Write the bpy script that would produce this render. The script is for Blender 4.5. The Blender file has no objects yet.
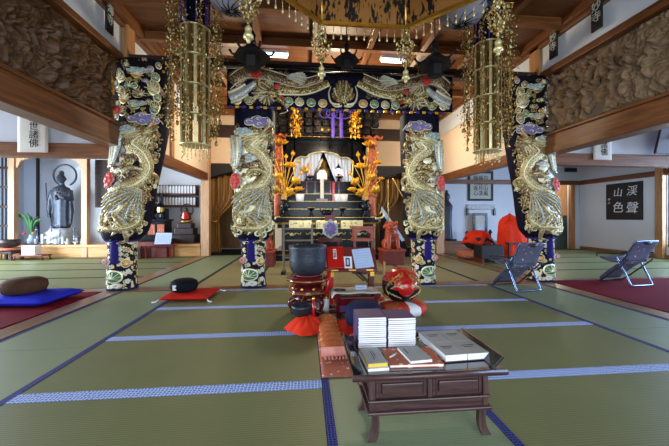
import bpy, bmesh, math, random
from mathutils import Vector, Matrix, noise
PI = math.pi
sc = bpy.context.scene
COL = sc.collection
# ---------------------------------------------------------------- camera, world, lights, exposure
EYE = 1.06
YAW = math.radians(5.3)
FPX = 317.0
cam_d = bpy.data.cameras.new('camera'); cam = bpy.data.objects.new('camera', cam_d); COL.objects.link(cam)
cam.location = (0, 0, EYE); cam.rotation_euler = (PI/2, 0, -YAW)
cam_d.sensor_width = 36; cam_d.lens = FPX/669*36; cam_d.shift_y = -6/669; cam_d.clip_start = 0.05
sc.camera = cam
sc.view_settings.view_transform = 'Standard'; sc.view_settings.look = 'None'
sc.view_settings.gamma = 1; sc.view_settings.use_curve_mapping = False
sc.view_settings.exposure = 0.82
w = bpy.data.worlds.new('sky'); sc.world = w; w.use_nodes = True
w.node_tree.nodes['Background'].inputs[0].default_value = (0.72, 0.84, 1.0, 1)
w.node_tree.nodes['Background'].inputs[1].default_value = 0.72
def area(name, loc, rot, sx, sy, power, col):
    l = bpy.data.lights.new(name, 'AREA'); l.shape = 'RECTANGLE'; l.size = sx; l.size_y = sy
    l.energy = power; l.color = col
    o = bpy.data.objects.new(name, l); o.location = loc; o.rotation_euler = rot; COL.objects.link(o)
    return o
def point(name, loc, power, col, r=0.15):
    l = bpy.data.lights.new(name, 'POINT'); l.energy = power; l.color = col; l.shadow_soft_size = r
    o = bpy.data.objects.new(name, l); o.location = loc; COL.objects.link(o)
    return o
# daylight through the side windows and the open front of the hall
area('daylight_window_left', (-8.3, 5.6, 1.5), (PI/2, 0, -PI/2), 6.5, 2.2, 800, (0.74, 0.87, 1.0))
area('daylight_window_right', (9.6, 4.0, 1.6), (PI/2, 0, PI/2), 6.0, 2.2, 480, (0.46, 0.66, 1.0))
area('daylight_entrance', (0.6, -2.6, 1.5), (PI/2, 0, 0), 6.5, 2.4, 150, (0.80, 0.90, 1.0))
# warm lamps of the sanctuary
point('sanctuary_lamp_left', (-1.6, 7.4, 3.0), 34, (1.0, 0.80, 0.55))
point('sanctuary_lamp_right', (2.7, 7.4, 3.0), 26, (1.0, 0.80, 0.55))
point('sanctuary_lamp_front', (0.6, 6.2, 3.0), 95, (1.0, 0.84, 0.58))
point('side_room_lamp', (8.6, 10.4, 2.3), 36, (0.9, 0.95, 0.8))

# ---------------------------------------------------------------- helpers
CS, SN = math.cos(YAW), math.sin(YAW)
def at(px, py, Y):
    """point of the photograph's ray at depth plane Y -> (X, Z)"""
    u = (px-334.5)/FPX; d = Y/(CS-u*SN)
    return d*(u*CS+SN), EYE-d*(py-217)/FPX

class MB:
    def __init__(s): s.v = []; s.f = []; s.m = []; s.s = []
    def add(s, vs, fs, mi=0, sm=False):
        b = len(s.v); s.v += [tuple(v) for v in vs]
        for f in fs: s.f.append(tuple(b+i for i in f)); s.m.append(mi); s.s.append(sm)
    def box(s, c, d, mi=0, R=None, taper=1.0):
        x, y, z = d[0]/2, d[1]/2, d[2]/2; c = Vector(c)
        vs = [Vector((sx*x*(taper if sz > 0 else 1), sy*y*(taper if sz > 0 else 1), sz*z)) for sz in (-1, 1) for sx, sy in ((-1, -1), (1, -1), (1, 1), (-1, 1))]
        if R is not None: vs = [R @ v for v in vs]
        s.add([v+c for v in vs], [(3, 2, 1, 0), (4, 5, 6, 7), (0, 1, 5, 4), (1, 2, 6, 5), (2, 3, 7, 6), (3, 0, 4, 7)], mi)
        return s
    def bb(s, x0, x1, y0, y1, z0, z1, mi=0):
        return s.box(((x0+x1)/2, (y0+y1)/2, (z0+z1)/2), (x1-x0, y1-y0, z1-z0), mi)
    def lathe(s, prof, c=(0, 0, 0), n=24, mi=0, sm=True, lobe=None, R=None, sx=1, sy=1):
        c = Vector(c); vs = []; fs = []
        for r, z in prof:
            for i in range(n):
                a = 2*PI*i/n; k = lobe(a, z) if lobe else 1
                v = Vector((r*k*math.cos(a)*sx, r*k*math.sin(a)*sy, z))
                if R is not None: v = R @ v
                vs.append(v+c)
        m = len(prof)
        for j in range(m-1):
            for i in range(n):
                a, b = j*n+i, j*n+(i+1) % n
                fs.append((a, b, b+n, a+n))
        if prof[0][0] > 1e-4: fs.append(tuple(reversed(range(n))))
        if prof[-1][0] > 1e-4: fs.append(tuple(range((m-1)*n, m*n)))
        s.add(vs, fs, mi, sm); return s
    def ball(s, c, r, mi=0, n=14, R=None):
        if not hasattr(r, '__len__'): r = (r, r, r)
        prof = [(math.sin(PI*j/(n//2+1)) if 0 < j < n//2+1 else 0.0001, -math.cos(PI*j/(n//2+1))) for j in range(n//2+2)]
        c = Vector(c); S = Matrix.Diagonal(r).to_3x3()
        return s.lathe(prof, c, n, mi, True, None, (R @ S) if R is not None else S)
    def tube(s, pts, r, n=8, mi=0, sm=True, fl=1.0, up=None):
        pts = [Vector(p) for p in pts]; m = len(pts); vs = []; fs = []
        nrm = None
        for i, p in enumerate(pts):
            t = (pts[min(i+1, m-1)]-pts[max(i-1, 0)])
            t = t.normalized() if t.length > 1e-9 else Vector((0, 0, 1))
            if nrm is None:
                a = Vector(up) if up else (Vector((0, 0, 1)) if abs(t.z) < .9 else Vector((1, 0, 0)))
                nrm = (a-t*a.dot(t)).normalized()
            else:
                nrm = nrm-t*nrm.dot(t); nrm = nrm.normalized() if nrm.length > 1e-6 else t.orthogonal().normalized()
            b = t.cross(nrm)
            rr = r(i/(m-1)) if callable(r) else (r[i] if hasattr(r, '__len__') else r)
            for k in range(n):
                a = 2*PI*k/n; vs.append(p+nrm*(rr*fl*math.cos(a))+b*(rr*math.sin(a)))
        for i in range(m-1):
            for k in range(n):
                a, b = i*n+k, i*n+(k+1) % n; fs.append((a, b, b+n, a+n))
        fs.append(tuple(reversed(range(n)))); fs.append(tuple(range((m-1)*n, m*n)))
        s.add(vs, fs, mi, sm); return s
    def cyl(s, p0, p1, r0, r1=None, n=12, mi=0): return s.tube([p0, p1], [r0, r0 if r1 is None else r1], n, mi, True)
    def grid(s, fn, nu, nv, mi=0, sm=True, closed=False):
        vs = [fn(i/nu, j/nv) for j in range(nv+1) for i in range(nu+(0 if closed else 1))]
        W = nu+(0 if closed else 1)
        fs = [(j*W+i, j*W+(i+1) % W, (j+1)*W+(i+1) % W, (j+1)*W+i) for j in range(nv) for i in range(nu)]
        s.add(vs, fs, mi, sm); return s
    def prism(s, outl, p, ax, ay, az, mi=0):
        """outline (2D list) spanned on axes ax, ay from p, extruded along az"""
        p, ax, ay, az = Vector(p), Vector(ax), Vector(ay), Vector(az)
        n = len(outl); vs = [p+ax*a+ay*b for a, b in outl]; vs += [v+az for v in vs]
        fs = [tuple(range(n)), tuple(reversed(range(n, 2*n)))]+[((i+1) % n, i, i+n, (i+1) % n+n) for i in range(n)]
        s.add(vs, fs, mi); return s
    def build(s, name, mats, parent=None, bev=0, sub=0, solid=0, loc=None, remesh=0, kind=None):
        me = bpy.data.meshes.new(name); me.from_pydata(s.v, [], s.f)
        if not isinstance(mats, (list, tuple)): mats = [mats]
        for m_ in mats: me.materials.append(m_)
        me.polygons.foreach_set('material_index', [min(i, len(mats)-1) for i in s.m])
        me.polygons.foreach_set('use_smooth', s.s); me.update()
        o = bpy.data.objects.new(name, me); COL.objects.link(o)
        if parent is not None: o.parent = parent
        if loc is not None: o.location = loc
        if solid: md = o.modifiers.new('so', 'SOLIDIFY'); md.thickness = solid; md.offset = 0
        if bev: md = o.modifiers.new('be', 'BEVEL'); md.width = bev; md.segments = 2; md.limit_method = 'ANGLE'; md.angle_limit = 0.7
        if remesh: md = o.modifiers.new('re', 'REMESH'); md.mode = 'VOXEL'; md.voxel_size = remesh; md.use_smooth_shade = True
        if sub: md = o.modifiers.new('su', 'SUBSURF'); md.levels = sub; md.render_levels = sub
        if kind: o['kind'] = kind
        return o

def thing(name, label, cat, loc=(0, 0, 0), rz=0, group=None):
    o = bpy.data.objects.new(name, None); COL.objects.link(o); o.empty_display_size = .1
    o.location = loc; o.rotation_euler = (0, 0, rz); return tag(o, label, cat, group)
def tag(o, label, cat, group=None, kind=None):
    o['label'] = label; o['category'] = cat
    if group: o['group'] = group
    if kind: o['kind'] = kind
    return o
def copy_tree(o, parent=None):
    c = o.copy(); COL.objects.link(c); c.parent = parent
    for ch in list(o.children): copy_tree(ch, c)
    return c
def dup(o, loc, rz=None, label=None, group=None):
    c = copy_tree(o); c.location = loc
    if rz is not None: c.rotation_euler = (0, 0, rz)
    if label: c['label'] = label
    if group: c['group'] = group
    return c
def lettering(name, txt, size, m, parent, loc, rot, th=0.003, sp=1.0, shear=0.0):
    cu = bpy.data.curves.new(name, 'FONT'); cu.body = txt; cu.size = size; cu.extrude = th
    cu.align_x = 'CENTER'; cu.align_y = 'CENTER'; cu.space_line = sp; cu.shear = shear
    t = bpy.data.objects.new(name, cu); COL.objects.link(t)
    me = bpy.data.meshes.new_from_object(t.evaluated_get(bpy.context.evaluated_depsgraph_get()))
    bpy.data.objects.remove(t); me.materials.clear(); me.materials.append(m)
    o = bpy.data.objects.new(name, me); COL.objects.link(o); o.parent = parent; o.location = loc; o.rotation_euler = rot
    return o

# ---------------------------------------------------------------- materials
def nt(name):
    m = bpy.data.materials.new(name); m.use_nodes = True; t = m.node_tree
    return m, t, t.nodes['Principled BSDF']
def N(t, ty, **kw):
    n = t.nodes.new(ty)
    for k, v in kw.items():
        if k in n.inputs: n.inputs[k].default_value = v
        else: setattr(n, k, v)
    return n
def c4(c): return (c[0], c[1], c[2], 1)
def sr(*c):   # sRGB 0-255 -> linear
    return tuple(((x/255)/12.92 if x/255 <= .04045 else ((x/255+.055)/1.055)**2.4) for x in c)
def ramp(t, stops, interp='LINEAR'):
    r = N(t, 'ShaderNodeValToRGB'); r.color_ramp.interpolation = interp
    e = r.color_ramp.elements
    while len(e) < len(stops): e.new(0.5)
    for i, (p, c) in enumerate(stops): e[i].position = p; e[i].color = c4(c)
    return r
def coords(t, scale=(1, 1, 1)):
    tc = N(t, 'ShaderNodeTexCoord'); mp = N(t, 'ShaderNodeMapping'); mp.inputs['Scale'].default_value = scale
    t.links.new(tc.outputs['Object'], mp.inputs[0]); return mp.outputs[0]
def bump(t, b, h, st, dist=0.01):
    n = N(t, 'ShaderNodeBump'); n.inputs['Strength'].default_value = st; n.inputs['Distance'].default_value = dist
    t.links.new(h, n.inputs['Height']); t.links.new(n.outputs[0], b.inputs['Normal'])
def plain(name, c, rough=.5, metal=0.0, var=.12, sc_=8, bst=0.0, coat=0.0, emit=None, spec=.5, sheen=0):
    m, t, b = nt(name)
    nz = N(t, 'ShaderNodeTexNoise', Scale=sc_, Detail=4.0); t.links.new(coords(t), nz.inputs[0])
    r = ramp(t, [(.3, tuple(x*(1-var) for x in c)), (.7, tuple(min(1, x*(1+var)) for x in c))])
    t.links.new(nz.outputs[0], r.inputs[0]); t.links.new(r.outputs[0], b.inputs['Base Color'])
    b.inputs['Roughness'].default_value = rough; b.inputs['Metallic'].default_value = metal
    b.inputs['Coat Weight'].default_value = coat; b.inputs['Specular IOR Level'].default_value = spec if rough < .65 else .08
    b.inputs['Sheen Weight'].default_value = sheen
    if bst: bump(t, b, nz.outputs[0], bst, .01)
    if emit: b.inputs['Emission Color'].default_value = c4(emit[0]); b.inputs['Emission Strength'].default_value = emit[1]
    return m
def wood(name, c1, c2, scale=(1, 14, 14), rough=.45, coat=0.0):
    m, t, b = nt(name)
    nz = N(t, 'ShaderNodeTexNoise', Scale=2.2, Detail=6.0, Distortion=.6); t.links.new(coords(t, scale), nz.inputs[0])
    r = ramp(t, [(.3, c1), (.7, c2)])
    t.links.new(nz.outputs[0], r.inputs[0]); t.links.new(r.outputs[0], b.inputs['Base Color'])
    b.inputs['Roughness'].default_value = rough; b.inputs['Coat Weight'].default_value = coat
    bump(t, b, nz.outputs[0], .15, .004); return m
def brocade(name, base, cols, scale=22, metal=.2, rough=.55, thr=.45, edge=None):
    """woven flower cells on a ground"""
    m, t, b = nt(name); co = coords(t)
    v = N(t, 'ShaderNodeTexVoronoi', Scale=scale); t.links.new(co, v.inputs[0])
    v2 = N(t, 'ShaderNodeTexVoronoi', Scale=scale*3.3); t.links.new(co, v2.inputs[0])
    sep = N(t, 'ShaderNodeSeparateColor'); t.links.new(v.outputs['Color'], sep.inputs[0])
    r = ramp(t, [(i/len(cols), c) for i, c in enumerate(cols)], 'CONSTANT'); t.links.new(sep.outputs[0], r.inputs[0])
    a = N(t, 'ShaderNodeMath', operation='MULTIPLY_ADD'); t.links.new(v2.outputs['Distance'], a.inputs[0]); a.inputs[1].default_value = .35; t.links.new(v.outputs['Distance'], a.inputs[2])
    k = ramp(t, [(0, (1, 1, 1)), (thr, (1, 1, 1)), (thr+.04, (0, 0, 0))]); t.links.new(a.outputs[0], k.inputs[0])
    mx = N(t, 'ShaderNodeMix', data_type='RGBA'); t.links.new(k.outputs[0], mx.inputs[0])
    mx.inputs[6].default_value = c4(base); t.links.new(r.outputs[0], mx.inputs[7])
    out = mx.outputs[2]
    if edge:
        k2 = ramp(t, [(thr-.10, (0, 0, 0)), (thr-.07, (1, 1, 1)), (thr+.01, (1, 1, 1)), (thr+.04, (0, 0, 0))]); t.links.new(a.outputs[0], k2.inputs[0])
        m2 = N(t, 'ShaderNodeMix', data_type='RGBA'); t.links.new(k2.outputs[0], m2.inputs[0])
        t.links.new(out, m2.inputs[6]); m2.inputs[7].default_value = c4(edge); out = m2.outputs[2]
    t.links.new(out, b.inputs['Base Color'])
    b.inputs['Metallic'].default_value = metal; b.inputs['Roughness'].default_value = rough; b.inputs['Specular IOR Level'].default_value = .12
    bump(t, b, a.outputs[0], .3, .006); return m
def scales(name, c, cd, scale=45, metal=.55, rough=.38):
    m, t, b = nt(name); co = coords(t)
    v = N(t, 'ShaderNodeTexVoronoi', Scale=scale); t.links.new(co, v.inputs[0])
    nz = N(t, 'ShaderNodeTexNoise', Scale=9.0, Detail=3.0); t.links.new(co, nz.inputs[0])
    a = N(t, 'ShaderNodeMath', operation='MULTIPLY_ADD'); t.links.new(nz.outputs[0], a.inputs[0]); a.inputs[1].default_value = .5; t.links.new(v.outputs['Distance'], a.inputs[2])
    r = ramp(t, [(.3, c), (.62, tuple(x*.75 for x in c)), (.85, cd)]); t.links.new(a.outputs[0], r.inputs[0])
    t.links.new(r.outputs[0], b.inputs['Base Color']); b.inputs['Metallic'].default_value = metal; b.inputs['Roughness'].default_value = rough
    bump(t, b, v.outputs['Distance'], .6, .008); return m
def lattice_cloth(name, c1, c2, scale, w_, rough=.7):
    m, t, b = nt(name); v = N(t, 'ShaderNodeTexVoronoi', feature='DISTANCE_TO_EDGE', Scale=scale, Randomness=.35); t.links.new(coords(t), v.inputs[0])
    r = ramp(t, [(w_, c2), (w_+.05, c1)]); t.links.new(v.outputs['Distance'], r.inputs[0]); t.links.new(r.outputs[0], b.inputs['Base Color']); b.inputs['Roughness'].default_value = rough; b.inputs['Specular IOR Level'].default_value = .15
    return m
def stripes(name, c1, c2, axis, period, rough=.6, soft=.3, mixn=.4, bst=.2):
    m, t, b = nt(name); co = coords(t)
    wv = N(t, 'ShaderNodeTexWave', wave_type='BANDS', bands_direction=axis, Scale=1/period/3.18, Distortion=0.3); t.links.new(co, wv.inputs[0])
    nz = N(t, 'ShaderNodeTexNoise', Scale=3.0, Detail=5.0); t.links.new(co, nz.inputs[0])
    mx = N(t, 'ShaderNodeMix', data_type='FLOAT'); mx.inputs[0].default_value = mixn
    t.links.new(wv.outputs['Fac'], mx.inputs[2]); t.links.new(nz.outputs[0], mx.inputs[3])
    r = ramp(t, [(.5-soft, c1), (.5+soft, c2)]); t.links.new(mx.outputs[0], r.inputs[0])
    t.links.new(r.outputs[0], b.inputs['Base Color']); b.inputs['Roughness'].default_value = rough; b.inputs['Specular IOR Level'].default_value = .3 if rough < .5 else .1
    bump(t, b, wv.outputs['Fac'], bst, .003); return m

M = {}
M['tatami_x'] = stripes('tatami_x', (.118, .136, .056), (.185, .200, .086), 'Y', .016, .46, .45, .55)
M['tatami_y'] = stripes('tatami_y', (.165, .215, .118), (.235, .285, .170), 'Y', .016, .46, .45, .55)  # lighter colour stands in for the sheen of mats laid lengthwise
M['tatami_yellow'] = stripes('tatami_yellow', (.200, .180, .085), (.285, .260, .130), 'Y', .016, .46, .45, .55)  # yellower matting for the inner floor
M['border_light'] = lattice_cloth('border_light', sr(96, 124, 200), sr(196, 214, 246), 46, .10)  # pale twin of the navy cloth, sheen of crosswise strips put into colour
M['border_navy'] = lattice_cloth('border_navy', sr(26, 30, 84), sr(84, 92, 160), 60, .06)
M['border_dark'] = plain('border_dark', sr(46, 58, 52), .8)
M['beam'] = wood('beam', sr(92, 54, 26), sr(140, 88, 46), (1, 14, 14), .4)
M['beam_y'] = wood('beam_y', sr(88, 50, 24), sr(132, 80, 42), (14, 1, 14), .4)
M['beam_z'] = wood('beam_z', sr(150, 104, 62), sr(186, 138, 90), (14, 14, 1), .4)
M['post_pale'] = wood('post_pale', sr(184, 144, 110), sr(212, 174, 138), (14, 14, 1), .5)
M['beam_dark'] = wood('beam_dark', sr(38, 22, 18), sr(58, 34, 26), (1, 14, 14), .5)
M['sill'] = wood('sill', sr(112, 84, 58), sr(150, 116, 82), (14, 1, 14), .28)
M['sill_x'] = wood('sill_x', sr(104, 74, 48), sr(136, 100, 68), (1, 14, 14), .28)
M['platform'] = wood('platform', sr(190, 140, 84), sr(222, 176, 116), (1, 12, 12), .4)
M['ceiling'] = wood('ceiling', sr(84, 48, 24), sr(118, 72, 38), (2, 10, 1), .5)
M['carved_dark'] = plain('carved_dark', sr(88, 58, 30), .6, 0, .3, 14)
M['carved_grey'] = plain('carved_grey', sr(128, 104, 80), .65, 0, .3, 14)
M['plaster'] = plain('plaster', sr(214, 220, 228), .9, 0, .02, 2)
M['plaster_warm_lit'] = plain('plaster_warm_lit', sr(232, 208, 180), .9, 0, .02, 2)  # white plaster with the sanctuary's warm lamp light put into its colour
M['carpet'] = plain('carpet', sr(108, 12, 34), .98, 0, .12, 60, .2)
M['black'] = plain('black_lacquer', (.005, .006, .010), .22, 0, .2, 5, 0, .0, None, .25)
M['black_matt'] = plain('black_matt', (.010, .009, .011), .6)
M['gold'] = plain('gold', sr(226, 176, 74), .28, .9, .2, 18, .1)
M['gold_leaf'] = plain('gold_leaf', sr(238, 176, 52), .38, .55, .25, 25, .2)
M['gold_pale'] = plain('gold_pale', sr(222, 206, 150), .35, .6, .15, 30)
M['bronze_gold'] = plain('bronze_gold', sr(168, 134, 70), .36, .8, .3, 40, .2)
M['thread'] = scales('gold_thread', sr(216, 196, 134), sr(104, 76, 34))
M['thread2'] = scales('gold_thread_light', sr(236, 226, 176), sr(160, 134, 74), 60)
M['thread_dim'] = scales('gold_thread_dim', sr(176, 150, 112), sr(84, 62, 40))  # darker gold; on the banner the dim light is put into it
M['outline_dim'] = plain('outline_cord_dim', sr(214, 204, 170), .4, .35)  # outline cord toned down for the dim light on the banner
M['silver'] = scales('silver_thread', sr(232, 234, 226), sr(150, 156, 150), 60, .35, .4)
M['outline'] = plain('outline_cord', sr(244, 236, 196), .4, .35)
M['navy'] = brocade('navy_ground', sr(16, 15, 34), [sr(22, 20, 52), sr(40, 32, 54), sr(24, 22, 56)], 16, 0, .7, .4)
M['floral'] = brocade('floral_ground', sr(20, 16, 22), [sr(150, 124, 74), sr(120, 110, 128), sr(168, 146, 92), sr(92, 44, 40), sr(110, 92, 52), sr(30, 26, 30)], 10, .15, .6, .50, sr(180, 156, 96))
M['floral2'] = brocade('floral_lower', sr(24, 24, 44), [sr(206, 190, 140), sr(196, 120, 110), sr(224, 214, 176), sr(110, 140, 110), sr(214, 206, 190)], 16, .15, .6, .64, sr(226, 214, 160))
M['red_silk'] = plain('red_silk', sr(206, 52, 40), .55, 0, .2, 22, .2)
M['purple_silk'] = plain('purple_silk', sr(124, 112, 168), .55, 0, .15, 22)
M['blue_silk'] = plain('blue_silk', sr(150, 178, 190), .5, 0, .15, 22)
M['green_silk'] = plain('green_silk', sr(64, 118, 88), .55, 0, .2, 22)
M['pink_silk'] = plain('pink_silk', sr(206, 132, 120), .55, 0, .2, 22)
M['amber_silk'] = plain('amber_silk', sr(196, 140, 58), .5, .2, .2, 22)
M['tassel_blue'] = stripes('tassel_blue', sr(28, 20, 86), sr(46, 34, 120), 'X', .008, .6)
M['red_lacquer'] = plain('red_lacquer', sr(86, 18, 24), .18, 0, .15, 5, 0, .6)
M['red_bright'] = plain('red_bright', sr(178, 26, 24), .22, 0, .1, 5, 0, .5)
M['red_wood'] = plain('red_wood', sr(156, 62, 28), .35, 0, .3, 12, .1)
M['red_wood_d'] = plain('red_wood_dark', sr(112, 36, 30), .45, 0, .25, 12)
M['orange_wood'] = wood('orange_wood', sr(150, 70, 36), sr(196, 108, 62), (10, 10, 3), .45)
M['orange_cloth'] = plain('orange_cloth', sr(222, 58, 34), .75, 0, .1, 10, .15)
M['red_cloth'] = plain('red_cloth', sr(196, 40, 30), .7, 0, .12, 12, .15)
M['brass_dark'] = plain('brass_dark', sr(120, 92, 44), .4, .7)
M['rack'] = plain('rack_wood', sr(120, 112, 96), .5)
M['pale_stone'] = plain('pale_stone', sr(176, 180, 184), .6, .1, .25, 14, .2)
M['iron'] = plain('iron', sr(54, 60, 70), .42, .55, .3, 60, .3)
M['bronze_dark'] = plain('bronze_dark', sr(66, 74, 88), .45, .4, .25, 12, .1)
M['bronze_brown'] = plain('bronze_brown', sr(60, 50, 50), .4, .4, .25, 12)
M['white'] = plain('white', sr(228, 230, 236), .6, 0, .02)
M['paper'] = plain('paper', sr(222, 220, 208), .8, 0, .03)
M['paper_grey'] = plain('paper_grey', sr(190, 190, 180), .8, 0, .06)
M['paper_blue'] = plain('paper_blue', sr(176, 198, 232), .75, 0, .03)
M['ink'] = plain('ink', (.012, .012, .013), .7)
M['curtain'] = stripes('curtain', sr(104, 74, 38), sr(150, 110, 62), 'X', .07, .7, .4, .3, .1)
M['walnut'] = wood('walnut', sr(42, 25, 26), sr(84, 56, 54), (2, 22, 22), .34, .06)
M['walnut_z'] = wood('walnut_z', sr(44, 28, 28), sr(86, 60, 58), (22, 22, 2), .34, .06)
M['walnut_top'] = plain('walnut_top', sr(30, 30, 38), .12, 0, .2, 6, 0, .5)
M['blue_cloth'] = plain('blue_cloth', sr(38, 46, 190), .7, 0, .15, 8, .2)
M['brown_cloth'] = plain('brown_cloth', sr(78, 56, 44), .85, 0, .15, 10, .1)
M['black_cloth'] = plain('black_cloth', sr(20, 22, 30), .7, 0, .2, 10, .1)
M['navy_cloth'] = plain('navy_cloth', sr(30, 36, 66), .8, 0, .15, 10, .1)
M['brocade_red'] = brocade('brocade_red', sr(176, 104, 84), [sr(214, 186, 160), sr(190, 70, 60), sr(222, 200, 176)], 26, 0, .7, .4)
M['brocade_orange'] = brocade('brocade_orange', sr(176, 96, 56), [sr(206, 150, 90), sr(190, 110, 60)], 20, .1, .6, .4)
M['patch_red'] = brocade('patch_red', sr(190, 64, 48), [sr(206, 84, 60), sr(200, 120, 60)], 12, 0, .6, .35)
M['chair_floral'] = brocade('chair_floral', sr(92, 92, 112), [sr(190, 176, 186), sr(150, 140, 158), sr(76, 74, 96)], 15, 0, .85, .36)
M['chrome'] = plain('chrome', sr(128, 146, 186), .25, .9, .03)
M['green_leaf'] = plain('green_leaf', sr(44, 92, 50), .5, 0, .25, 10)
M['glass_dark'] = plain('glass_dark', sr(70, 82, 84), .12, 0, .1)
M['brass'] = plain('brass', sr(190, 160, 96), .3, .8)
M['purple_book'] = plain('purple_book', sr(78, 46, 98), .6, 0, .08, 20)
M['grey_book'] = plain('grey_book', sr(160, 162, 160), .7, 0, .06, 20)
M['pages'] = stripes('pages', sr(236, 240, 244), sr(250, 250, 252), 'Z', .003, .8)
M['yellow_pages'] = plain('yellow_pages', sr(224, 190, 70), .7)
M['purple_cord'] = plain('purple_cord', sr(54, 30, 128), .6, 0, .2, 20)
M['lamp_paper'] = plain('lamp_paper', sr(158, 158, 172), .7, 0, .04, 4)
M['lamp_glow'] = plain('lamp_glow', (1, 1, 1), .5, emit=((.85, .9, 1), 3.5))
M['blue_white'] = plain('blue_white', sr(160, 184, 216), .4, 0, .2, 25)
M['white_cloth'] = stripes('white_cloth', sr(176, 190, 220), sr(222, 230, 246), 'X', .09, .8, .4, .3, .1)
M['window_sky'] = plain('window_sky', sr(150, 180, 225), .6, emit=((.55, .72, 1.0), .7))
M['leather'] = plain('leather', sr(46, 16, 22), .5)
M['gold_panel'] = None
def _gp():
    m, t, b = nt('sutra_gold'); co = coords(t, (1, 1, .35))
    nz = N(t, 'ShaderNodeTexNoise', Scale=42.0, Detail=3.0); t.links.new(co, nz.inputs[0])
    n2 = N(t, 'ShaderNodeTexNoise', Scale=7.0, Detail=1.0); t.links.new(co, n2.inputs[0])
    a = N(t, 'ShaderNodeMath', operation='MULTIPLY'); t.links.new(nz.outputs[0], a.inputs[0]); t.links.new(n2.outputs[0], a.inputs[1])
    r = ramp(t, [(.28, sr(156, 106, 50)), (.31, sr(22, 16, 12))]); t.links.new(a.outputs[0], r.inputs[0])
    t.links.new(r.outputs[0], b.inputs['Base Color']); b.inputs['Metallic'].default_value = .3; b.inputs['Roughness'].default_value = .55
    return m
M['gold_panel'] = _gp()

# ---------------------------------------------------------------- the room
PX = (-2.67, -0.78, 1.88, 3.90)      # pillar positions along the row
PY = 4.95                            # pillar row
def structure(name, mb, mats, parent=None, **k):
    return mb.build(name, mats, parent, kind='structure' if parent is None else None, **k)
fl = MB(); bo = MB()
rnd = random.Random(3)
def mat_(x0, x1, y0, y1, along, bm=0, bw=.047, tm=None):
    j = .002
    fl.bb(x0+j, x1-j, y0+j, y1-j, -.03, 0, (0 if along == 'x' else 1) if tm is None else tm)
    if along == 'x':
        for a, b in ((y0+.001, y0+bw), (y1-bw, y1-.001)): bo.bb(x0+j, x1-j, a, b, -.02, .0025, bm)
    else:
        for a, b in ((x0+.001, x0+bw), (x1-bw, x1-.001)): bo.bb(a, b, y0+j, y1-j, -.02, .0025, bm)
rows = [2.01+.91*k for k in range(-5, 4)]
for a, b in zip(rows[:-1], rows[1:]):
    mat_(-1.70, .105, a, b, 'x', 0); mat_(1.015, 2.83, a, b, 'x', 0)
def col_(x0, x1, y0, y1, off=0, bm=1, bw=.047, tm=None):
    y = y0-off
    while y < y1-.05:
        mat_(x0, x1, max(y, y0), min(y+1.82, y1), 'y', bm, bw, tm); y += 1.82
col_(.105, 1.015, rows[0], rows[-1], .6, 1)
col_(-2.61, -1.70, rows[0], rows[-1], .18, 1); col_(2.83, 3.74, rows[0], rows[-1], .18, 1)
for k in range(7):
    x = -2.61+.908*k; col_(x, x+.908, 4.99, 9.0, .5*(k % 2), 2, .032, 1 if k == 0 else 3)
for a in range(5):
    y = 4.99+.91*a
    for k in range(3): mat_(-2.83-1.82*(k+1), -2.83-1.82*k, y, y+.91, 'x', 2, .03)
    for k in range(3): mat_(4.06+1.70*k, 4.06+1.70*(k+1), y, y+.91, 'x', 2, .03)
fl.bb(-9.0, 10.5, -3.0, 12.5, -.12, -.028, 2)
floor = structure('floor', fl, [M['tatami_x'], M['tatami_y'], M['border_dark'], M['tatami_yellow']])
structure('mat_border', bo, [M['border_light'], M['border_navy'], M['border_dark']], floor)
# wooden sills in the floor
for i, (x0, x1) in enumerate(((-2.83, -2.61), (3.74, 3.96))):
    structure('trim_%d' % (i+1), MB().bb(x0, x1, -2.4, 9.0, -.028, .008), M['sill'])
structure('trim_3', MB().bb(-8.2, 9.3, 4.76, 4.97, -.027, .0075), M['sill_x'])
# carpets in the side aisles
o = MB().bb(-8.1, -2.86, -2.4, 4.72, -.027, .012).build('red_carpet', M['carpet']); tag(o, 'dark red carpet of the left side aisle, under the blue cushion', 'carpet', 'red aisle carpets')
o = MB().bb(4.0, 9.0, -2.4, 4.9, -.027, .012).build('red_carpet', M['carpet']); tag(o, 'dark red carpet of the right side aisle, under a folding chair', 'carpet', 'red aisle carpets')
# pillars (wooden posts inside the brocade)
k = 4
for pi_, x in enumerate(PX):
    s = 1 if x < .5 else -1
    z1 = 3.93 if pi_ in (0, 3) else 3.28
    structure('trim_%d' % k, MB().bb(x-.11, x+.11, PY-.11, PY+.11, 0, z1), M['beam_z'], bev=.01); k += 1
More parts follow.
